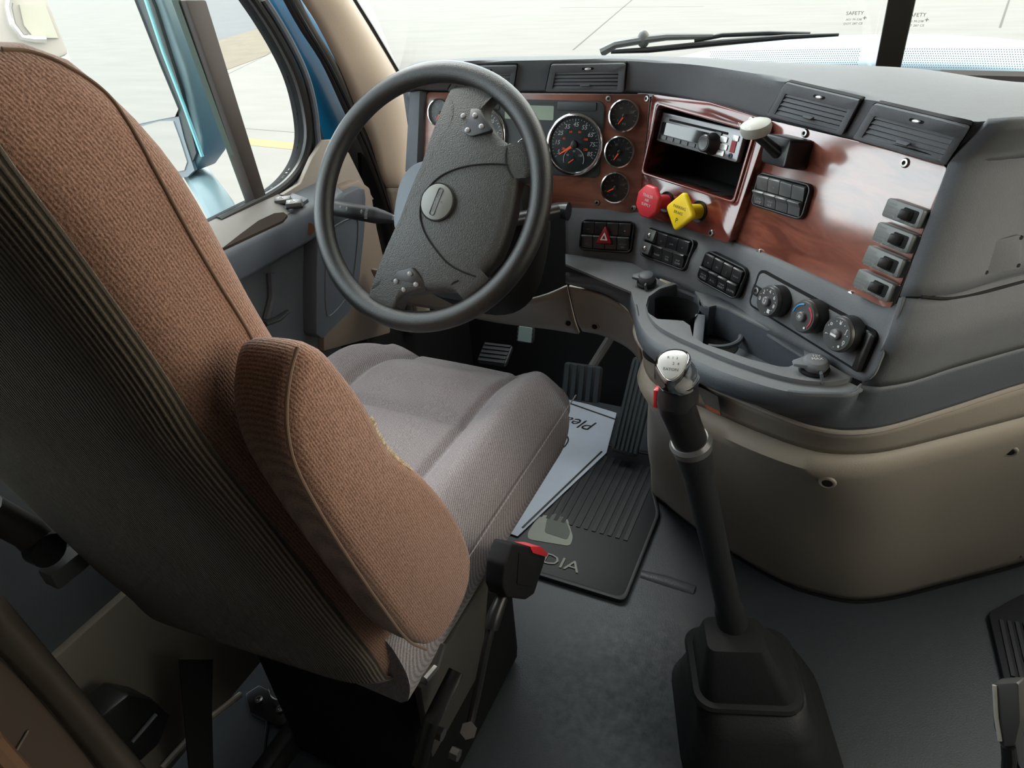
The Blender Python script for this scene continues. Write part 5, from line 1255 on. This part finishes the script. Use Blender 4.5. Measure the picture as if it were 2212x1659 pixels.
# window switches
wsp = empty('window_switch_plate', P(622, 438, z=.87), 'grey door plate with two window rocker switches', 'switch plate')
sc_c = (hitgrid(625, 440, sillrow) or (0, P(625, 440, z=.87), V((0, 0, 1))))[1]
fw_ = Fr(sc_c, V((.85, .53, 0)), n=V((.25, -.1, 1)))
obj('plate', B(fw_.m()).prism(round_poly([fw_.uv(x, y) for x, y in ((578, 436), (626, 418), (668, 432), (630, 458))], .004), -.004, .004), G['door'], wsp, bevel=.0015)
for x, y in ((612, 434), (636, 441)):
    u_, v_ = fw_.uv(x, y, .008)
    k_ = obj('rocker_switch', B(fw_.m()).box((u_, v_, .010), (.030, .016, .009)), G['swg'], wsp, bevel=.002, seg=2)
    obj('rocker_base', B(fw_.m()).box((u_, v_, .005), (.032, .018, .006)), G['black'], k_, bevel=.002)
    obj('print', B(fw_.m()).plate_hole(rrect(.010, .006, .0028, 4, (u_ - .003, v_)), rrect(.0075, .0042, .002, 4, (u_ - .003, v_)), .0148, .0155, 24), G['ink'], k_)
# latch hole seen near the wheel rim
obj('latch_hole', B().cyl(D(668, 494, XI - .001), D(668, 494, XI + .0035), .011, 18), mat('hole_brown', (.10, .04, .01), .7), door)
# ================================================================== body side between door and windshield
XP = -.985
side = empty('wall_left', (XP, 1.3, .6), kind='structure')
bl = [D(572, -20, -1.02), D(660, -20, -1.02), D(700, 54, -1.02), D(750, 136, -1.02), D(790, 225, -1.02), D(770, 300, -1.02), D(700, 306, -1.02), D(672, 300, -1.02), D(650, 200, -1.02), D(610, 90, -1.02)]
obj('painted_jamb', B().prism3([p - V((.01, 0, 0)) for p in bl], V((.01, 0, 0))), G['blue'], side, bevel=.002)
def strip(name, Lp, Rp, x0, bulge, m_, n=40):
    a = cat_rom([P(x, y, x=x0) for x, y in Lp], n); c = cat_rom([P(x, y, x=x0) for x, y in Rp], n)
    rows_ = [[p.lerp(q2, t) + V((bulge * sin(pi * t), 0, 0)) for t in [i / 8 for i in range(9)]] for p, q2 in zip(a, c)]
    return obj(name, B().grid(rows_), m_, side, solid=.006, ang=60)
strip('door_seal', [(595, -30), (645, 60), (694, 136), (740, 235), (790, 340), (838, 470), (862, 570), (880, 720)], [(630, -30), (668, 45), (725, 140), (772, 235), (818, 340), (850, 450), (872, 560), (890, 720)], -.985, .018, mat('door_seal_grey', (.055, .054, .05), .7))
obj('seal_bead', B().tube(cat_rom([P(x, y, x=-.966) for x, y in ((612, -30), (657, 50), (710, 140), (757, 236), (804, 340), (846, 460))], 40), .004, 6), G['black'], side)
strip('a_pillar', [(615, -60), (652, 0), (690, 60), (735, 150), (772, 240), (802, 310), (822, 380), (834, 405)], [(728, -60), (762, 0), (800, 62), (858, 160), (885, 215), (888, 270), (880, 360), (872, 402)], -.965, .03, G['beige'])
strip('pillar_lower', [(834, 408), (845, 460), (860, 520), (880, 600), (900, 700)], [(872, 404), (880, 460), (890, 520), (910, 600), (930, 700)], -.965, .025, G['tan'])
obj('dark_gap', B().prism3([D(780, 330, -1.0), D(850, 400, -1.0), D(870, 560, -1.0), D(900, 760, -1.0), D(800, 760, -1.0), D(790, 500, -1.0)], V((-.01, 0, 0))), G['blackm'], side)
# outer shell behind everything at left front, below the glass line
obj('cowl_side', B().hexa([(-1.06, 1.17, 0), (-1.03, 1.17, 0), (-1.03, 1.75, 0), (-1.06, 1.75, 0)], [(-1.06, 1.17, .93), (-1.03, 1.17, .93), (-1.03, 1.75, .93), (-1.06, 1.75, .93)]), G['blackm'], side)
# windshield: two panes with a centre bar and a black seal
def glassrail(z_, y_c, y_s): return [V((x, y_c + (y_s - y_c) * abs(x / .98) ** 1.6, z_)) for x in [-.98 + i * .98 / 8 for i in range(17)]]
g0 = glassrail(.99, 1.62, 1.45); g1 = glassrail(1.85, 1.22, 1.05)
for nm, sl2 in (('window_1', slice(0, 9)), ('window_2', slice(8, 17))):
    w_ = obj(nm, B().grid([g0[sl2], g1[sl2]]), G['glass'], solid=.004); setp(w_, kind='structure')
zz0, zz1 = P(1905, 138, y=1.56), P(1912, -60, y=1.45)
tdir = (g1[8] - g0[8]).normalized()
b0 = P(1905, 145, y=g0[8].y - .02)
w3 = obj('trim_2', B().hexa(*[[V((x, y, z)) for x, y, z in ((g[0] - .022, g[1] - .03, g[2]), (g[0] + .022, g[1] - .03, g[2]), (g[0] + .022, g[1] + .004, g[2]), (g[0] - .022, g[1] + .004, g[2]))] for g in ((.033, g0[8].y, .97), (.018, g1[8].y, 1.86))]), mat('centre_bar_black', (.02, .017, .012), .5), bevel=.004); setp(w3, kind='structure')
w4 = obj('trim_3', B().tube([P(x, y, x=-.97) + V((0, .004, 0)) for x, y in ((722, -60), (762, 0), (800, 60), (858, 158), (880, 190))], .006, 8), G['black']); setp(w4, kind='structure')
w5 = obj('trim_4', B().tube([p + V((0, -.02, -.012)) for p in g0[9:]], .02, 8), mat('cowl_seal_brown', (.03, .022, .02), .6)); setp(w5, kind='structure')
# frit dots band along lower edge of windshield, ends outboard of the pane
fb_ = B()
for pane in (0, 1):
    for i in range(70):
        for j in range(9):
            u_ = (i + .5 * (j % 2)) / 70; X = (-.30 + u_ * .28) if pane == 0 else (.055 + u_ * .28)
            z_ = 1.0 + j * .0042; y_ = 1.62 + (1.45 - 1.62) * abs(X / .98) ** 1.6 - (z_ - .99) * .465 - .003
            fb_.add([(X - .0011, y_, z_), (X, y_, z_ - .0011), (X + .0011, y_, z_), (X, y_, z_ + .0011)], [(0, 1, 2, 3)])
w6 = obj('trim_5', fb_, mat('frit_grey', (.25, .27, .28), .6)); setp(w6, kind='structure')
# etched marks on glass
for nm, (x, y) in (('a', (1845, 38)), ('b', (1978, 42))):
    r_ = ray(x, y); pass
def ongl(x, y):
    h_ = hitgrid(x, y, [g0, g1]); return h_
for x, y in ((1845, 38), (1978, 42)):
    h_ = ongl(x, y)
    if h_:
        f = Fr(h_[1] + h_[2] * .003, V((1, .02, 0)), n=h_[2]); b_ = B(f.m())
        b_.text('SAFETY', .010, (0, .010, 0), sx=.9); b_.text('AS1 M-238', .006, (0, -.002, 0)); b_.text('DOT 287 CE', .006, (0, -.010, 0)); b_.text('+', .014, (.018, 0, 0))
        mk = obj('etched_mark', b_, mat('etched_grey', (.32, .32, .31), .7) if 'etched_grey' not in bpy.data.materials else bpy.data.materials['etched_grey'], bpy.data.objects['window_1' if x < 1900 else 'window_2'], flat=True)
# ---- rest of the cab shell (right side, roof, rear)
rgt = obj('wall_right', B(Matrix.Translation((1.0, 0, 0)) @ Myz).plate_hole([(-.9, 0), (-.9, 1.95), (1.0, 1.95), (1.5, 1.05), (1.72, .95), (1.72, 0)], [(.15, .90), (.15, 1.65), (.80, 1.65), (1.12, 1.20), (1.14, .90)], 0, .04, 120), G['taupe']); setp(rgt, kind='structure')
wr = obj('window_3', B(Matrix.Translation((1.0, 0, 0)) @ Myz).prism([(.15, .90), (.15, 1.65), (.80, 1.65), (1.12, 1.20), (1.14, .90)], .015, .02), G['glass']); setp(wr, kind='structure')
rf = obj('ceiling', B().box((0, .15, 1.97), (2.1, 2.1, .04)), G['taupe']); setp(rf, kind='structure')
re_ = obj('wall_back', B().box((0, -.92, 1.0), (2.1, .04, 2.0)), mat('sleeper_curtain', (.05, .045, .045), .9)); setp(re_, kind='structure')
rl_ = obj('wall_rear_left', B().hexa([(-1.04, -.9, 0), (-1.0, -.9, 0), (-1.0, -.02, 0), (-1.04, -.02, 0)], [(-1.04, -.9, 1.95), (-1.0, -.9, 1.95), (-1.0, -.02, 1.95), (-1.04, -.02, 1.95)]), G['taupe']); setp(rl_, kind='structure')
# ---- trim at lower left
bp = empty('b_pillar_trim', (-.8, .2, .2), 'dim brown padded trim column at the lower left corner', 'trim')
def band(name, L_, R_, x0, bul, m_, par):
    a = [P(x, y, x=x0) for x, y in L_]; c = [P(x, y, x=x0) for x, y in R_]
    a = cat_rom(a, 20); c = cat_rom(c, 20)
    return obj(name, B().grid([[p.lerp(q2, t) + V((bul * sin(pi * t), 0, 0)) for t in [i / 8 for i in range(9)]] for p, q2 in zip(a, c)]), m_, par, solid=.008, ang=60)
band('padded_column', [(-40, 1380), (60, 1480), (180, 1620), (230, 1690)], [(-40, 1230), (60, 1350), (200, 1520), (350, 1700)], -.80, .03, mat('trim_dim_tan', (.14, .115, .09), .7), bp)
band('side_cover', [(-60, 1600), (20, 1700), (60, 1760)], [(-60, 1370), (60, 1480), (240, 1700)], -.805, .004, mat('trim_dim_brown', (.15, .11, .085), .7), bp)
obj('cover_seam', B().tube([P(25, 1640, x=-.797), P(62, 1577, x=-.797)], .0015, 6), G['taupe'], bp)
obj('corner_edge', B().tube([P(-20, 1600, x=-.78), P(20, 1645, x=-.78), P(60, 1690, x=-.78)], .012, 8), mat('corner_orange_brown', (.36, .20, .12), .7), bp)
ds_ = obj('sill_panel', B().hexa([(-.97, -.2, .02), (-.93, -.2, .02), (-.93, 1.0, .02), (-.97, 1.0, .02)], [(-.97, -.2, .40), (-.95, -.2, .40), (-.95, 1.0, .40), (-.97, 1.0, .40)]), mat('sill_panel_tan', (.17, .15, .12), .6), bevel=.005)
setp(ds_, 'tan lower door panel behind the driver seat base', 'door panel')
stp = obj('sill_ridge', B().tube([P(520, 1500, x=-.925), P(440, 1560, x=-.925), P(350, 1659, x=-.925)], .006, 8), G['tan'], ds_)
rt_ = empty('belt_retractor', P(290, 1600, x=-.86), 'black belt retractor box on the floor behind the seat', 'belt retractor')
q = [P(x, y, x=-.85) for x, y in ((205, 1560), (280, 1500), (330, 1510), (372, 1545), (345, 1610), (300, 1650), (250, 1640))]
obj('housing', B().prism3(q, V((-.06, 0, 0))), G['black'], rt_, bevel=.006)
obj('belt_slot', B().tube([P(285, 1603, x=-.847), P(337, 1543, x=-.847)], .0035, 6), G['greyd'], rt_)
sb_ = empty('seat_belt', P(435, 1659, x=-.84), 'black seat belt strap hanging behind the driver seat', 'seat belt')
q = [P(388, 1425, x=-.84), P(460, 1425, x=-.84), P(458, 1540, x=-.84), P(462, 1690, x=-.84), P(412, 1690, x=-.84), P(398, 1540, x=-.84)]
obj('strap', B().prism3(q, V((-.003, 0, 0))), G['belt'], sb_)
lp = empty('floor_anchor_plate', P(590, 1530, z=.0), 'black floor anchor plate with two bolts and a wire loop under the seat', 'anchor plate')
q = [P(x, y, z=.01) for x, y in ((530, 1500), (560, 1480), (625, 1515), (640, 1560), (600, 1570), (540, 1540))]
obj('plate', B().prism([(p.x, p.y) for p in q], .0, .012), G['black'], lp, bevel=.003)
for x, y in ((560, 1513), (606, 1533)): p = P(x, y, z=.014); obj('bolt', B(Matrix.Translation(p)).lathe([(.008, -.002), (.008, .005), (.004, .006), (.0035, .003)], 12), G['steel'], lp)
lpw = [P(x, y, z=.03) for x, y in ((583, 1488), (590, 1505), (612, 1510), (632, 1498))]
obj('wire_loop', B().tube(cat_rom(lpw, 12), .003, 6), G['steel'], lp)
cb = obj('cable', B().tube(cat_rom([P(x, y, z=.008) for x, y in ((572, 1500), (578, 1560), (572, 1620), (568, 1690))], 24), .0035, 6), G['black']); setp(cb, 'thin black cable running from the anchor plate along the floor', 'cable')
arm2 = empty('seat_side_lever', P(75, 1200, x=-.84), 'dark seat adjustment lever with grey end at far left', 'lever')
obj('arm', B().tube([P(-30, 1100, x=-.84), P(60, 1150, x=-.84), P(100, 1190, x=-.84)], .02, 12), mat('dim_bracket', (.03, .028, .028), .6), arm2)
obj('pivot', B().cyl(P(85, 1180, x=-.84), P(85, 1180, x=-.84) + V((.02, 0, 0)), .022, 18), G['black'], arm2)
obj('end_block', B().box(P(140, 1225, x=-.84), (.03, .05, .03)), mat('dim_grey_block', (.09, .09, .088), .6), arm2, bevel=.006)
# ================================================================== outside
GZ = -1.35
yard = obj('ground', B().box((0, 10, GZ - .1), (160, 160, .2)), G['conc']); setp(yard, kind='structure')
jm = mat('joint_dark', (.055, .05, .045), .9)
def joint(a, b__, w_=.03, m_=jm, nm='expansion_joint', h_=.002):
    p, q2 = P(*a, z=GZ), P(*b__, z=GZ); d_ = (q2 - p).normalized(); n_ = V((-d_.y, d_.x, 0)) * w_ / 2
    p -= d_ * .0; return obj(nm, B().prism([tuple((p - n_).xy), tuple((q2 - n_).xy), tuple((q2 + n_).xy), tuple((p + n_).xy)], GZ - .01, GZ + h_), m_, yard)
joint((1365, 0), (1238, 108), .05); joint((1210, 17), (1520, 14), .05); joint((215, 0), (158, 112), .02); joint((150, 115), (420, 60), .02); joint((480, 166), (600, 108), .025); joint((455, 272), (650, 287), .02); joint((2180, 0), (2160, 60), .05)
joint((440, 297), (700, 322), .34, mat('lane_yellow', (.19, .135, .055), .8), 'painted_line', .004)
def patch(pts, m_, nm, h_): 
    q = [P(x, y, z=GZ) for x, y in pts]; return obj(nm, B().prism([tuple(p.xy) for p in q], GZ - .01, GZ + h_), m_, yard)
patch([(400, -60), (640, -60), (590, 45), (545, 66), (455, 96), (400, 60)], mat('asphalt_grey', (.07, .074, .08), .9, var=.15, vscale=.8), 'asphalt_patch', .006)
patch([(425, 100), (455, 93), (545, 66), (600, 45), (620, 90), (575, 120), (480, 155), (430, 150)], mat('oil_stain', (.10, .08, .052), .9, var=.3, vscale=1.5), 'stained_gutter', .008)
# hood
hy = [1.66, 2.0, 2.3, 2.8, 3.4]; hr = []
for y_, z_ in zip(hy, (.978, .985, .953, .84, .66)):
    hr.append([V((x, y_, z_ - .25 * abs(x / .95) ** 2.5)) for x in [-.85 + i * .085 for i in range(21)]])
hr = [[c for c in r] for r in zip(*[cat_rom(list(c), 24) for c in zip(*hr)])]
hd_ = obj('truck_hood', B().grid(hr), G['hood'], solid=.01, ang=60); setp(hd_, 'pale blue truck hood just beyond the windshield', 'hood')
# wiper
wp = empty('windshield_wiper', P(1330, 110, y=1.60), 'black wiper lying across the outside of the windshield bottom', 'wiper')
def OW(x, y, off=.03):
    h_ = hitgrid(x, y, [g0, g1]); return (h_[1] + ray(x, y) * off) if h_ else P(x, y, y=1.6)
obj('blade', B().tube([OW(1320, 112), OW(1400, 108), OW(1560, 92), OW(1700, 80), OW(1812, 75)], [.004, .006, .006, .005, .003], 8), G['black'], wp)
obj('wiper_arm', B().tube([OW(1300, 112, .045), OW(1330, 96, .045), OW(1390, 86, .045), OW(1440, 80, .045), OW(1540, 78, .045)], [.010, .008, .008, .007, .005], 8), G['swg'], wp)
obj('wiper_bracket', B().tube([OW(1500, 88, .04), OW(1560, 76, .045), OW(1660, 72, .045), OW(1750, 74, .035)], .0045, 8), G['black'], wp)
obj('pivot', B().ell(OW(1390, 84, .05), (.014, .012, .018)), G['swg'], wp)
# mirror
mi = empty('side_mirror', (-1.3, 1.2, .6), 'tall teal-edged truck side mirror outside the left window', 'mirror')
YM = 1.02
def MP(x, y, dy=0): return P(x, y, y=YM + dy)
gl_ = [MP(92, -60), MP(262, -60), MP(290, 0), MP(345, 140), MP(385, 236), MP(378, 252), MP(345, 258), MP(200, 290), MP(145, 105), MP(100, 0)]
ho_ = [MP(80, -60), MP(305, -60), MP(338, 0), MP(392, 150), MP(428, 300), MP(428, 345), MP(405, 378), MP(395, 370), MP(215, 420), MP(140, 115)]
obj('housing', B().prism3([p + V((0, .012, 0)) for p in ho_], V((.0, .07, 0))), G['mhouse'], mi, bevel=.012, seg=3)
obj('housing_lip', B().prism3([MP(262, -60, .004), MP(302, -60, .004), MP(335, 20, .004), MP(392, 200, .004), MP(424, 330, .004), MP(405, 375, .004), MP(390, 300, .004), MP(385, 236, .004)], V((0, .01, 0))), mat('mirror_lip', (.06, .07, .07), .5), mi)
gm = obj('mirror_glass', B().prism3(gl_, V((0, .006, 0))), G['mirror'], mi)
obj('lower_mirror_glass', B().prism3([MP(300, 275), MP(345, 262), MP(374, 262), MP(388, 300), MP(404, 350), MP(398, 368), MP(330, 380)], V((0, .006, 0))), G['mirror'], mi)
obj('lower_mirror_bezel', B().prism3([MP(290, 270, .002), MP(345, 256, .002), MP(386, 252, .002), MP(398, 300, .002), MP(420, 368, .002), MP(405, 382, .002), MP(330, 392, .002)], V((0, .008, 0))), mat('mirror_bezel', (.22, .25, .27), .5), mi)
obj('edge_highlight', B().tube([MP(312, -10, -.004), MP(352, 110, -.004), MP(398, 230, -.004), MP(437, 338, -.004)], .0035, 8), G['teal'], mi)
obj('mirror_arm', B().tube([MP(425, 375, .08), P(470, 440, x=-1.12), P(500, 500, x=-1.07)], .03, 10, .7), G['mhouse'], mi)
# parked white vehicle seen behind the seat top
pv = empty('parked_vehicle', P(40, 100, x=-6), 'white parked vehicle with chrome ring seen at top left', 'vehicle')
f = Fr(P(60, 30, d=6), V((.5, .87, 0)), n=V((.87, -.5, 0)))
po = [f.uv(x, y) for x, y in ((-200, -200), (90, -60), (105, 0), (150, 118), (-200, 240))]
obj('body', B(f.m()).prism(po, -1.0, 0), G['white'], pv, bevel=.03)
c_ = [f.uv(x, y, .05) for x, y in ((24, -30), (18, 15), (26, 52), (48, 80), (75, 84), (100, 84))]
obj('chrome_trim', B(f.m()).tube([(a, b2, .05) for a, b2 in c_], .022, 8), G['chrome'], pv)
po = [f.uv(x, y, .02) for x, y in ((42, 10), (98, 10), (126, 82), (74, 82), (52, 55))]
obj('lamp_window', B(f.m()).prism(po, -.02, .02), mat('lamp_grey', (.35, .36, .32), .4), pv)
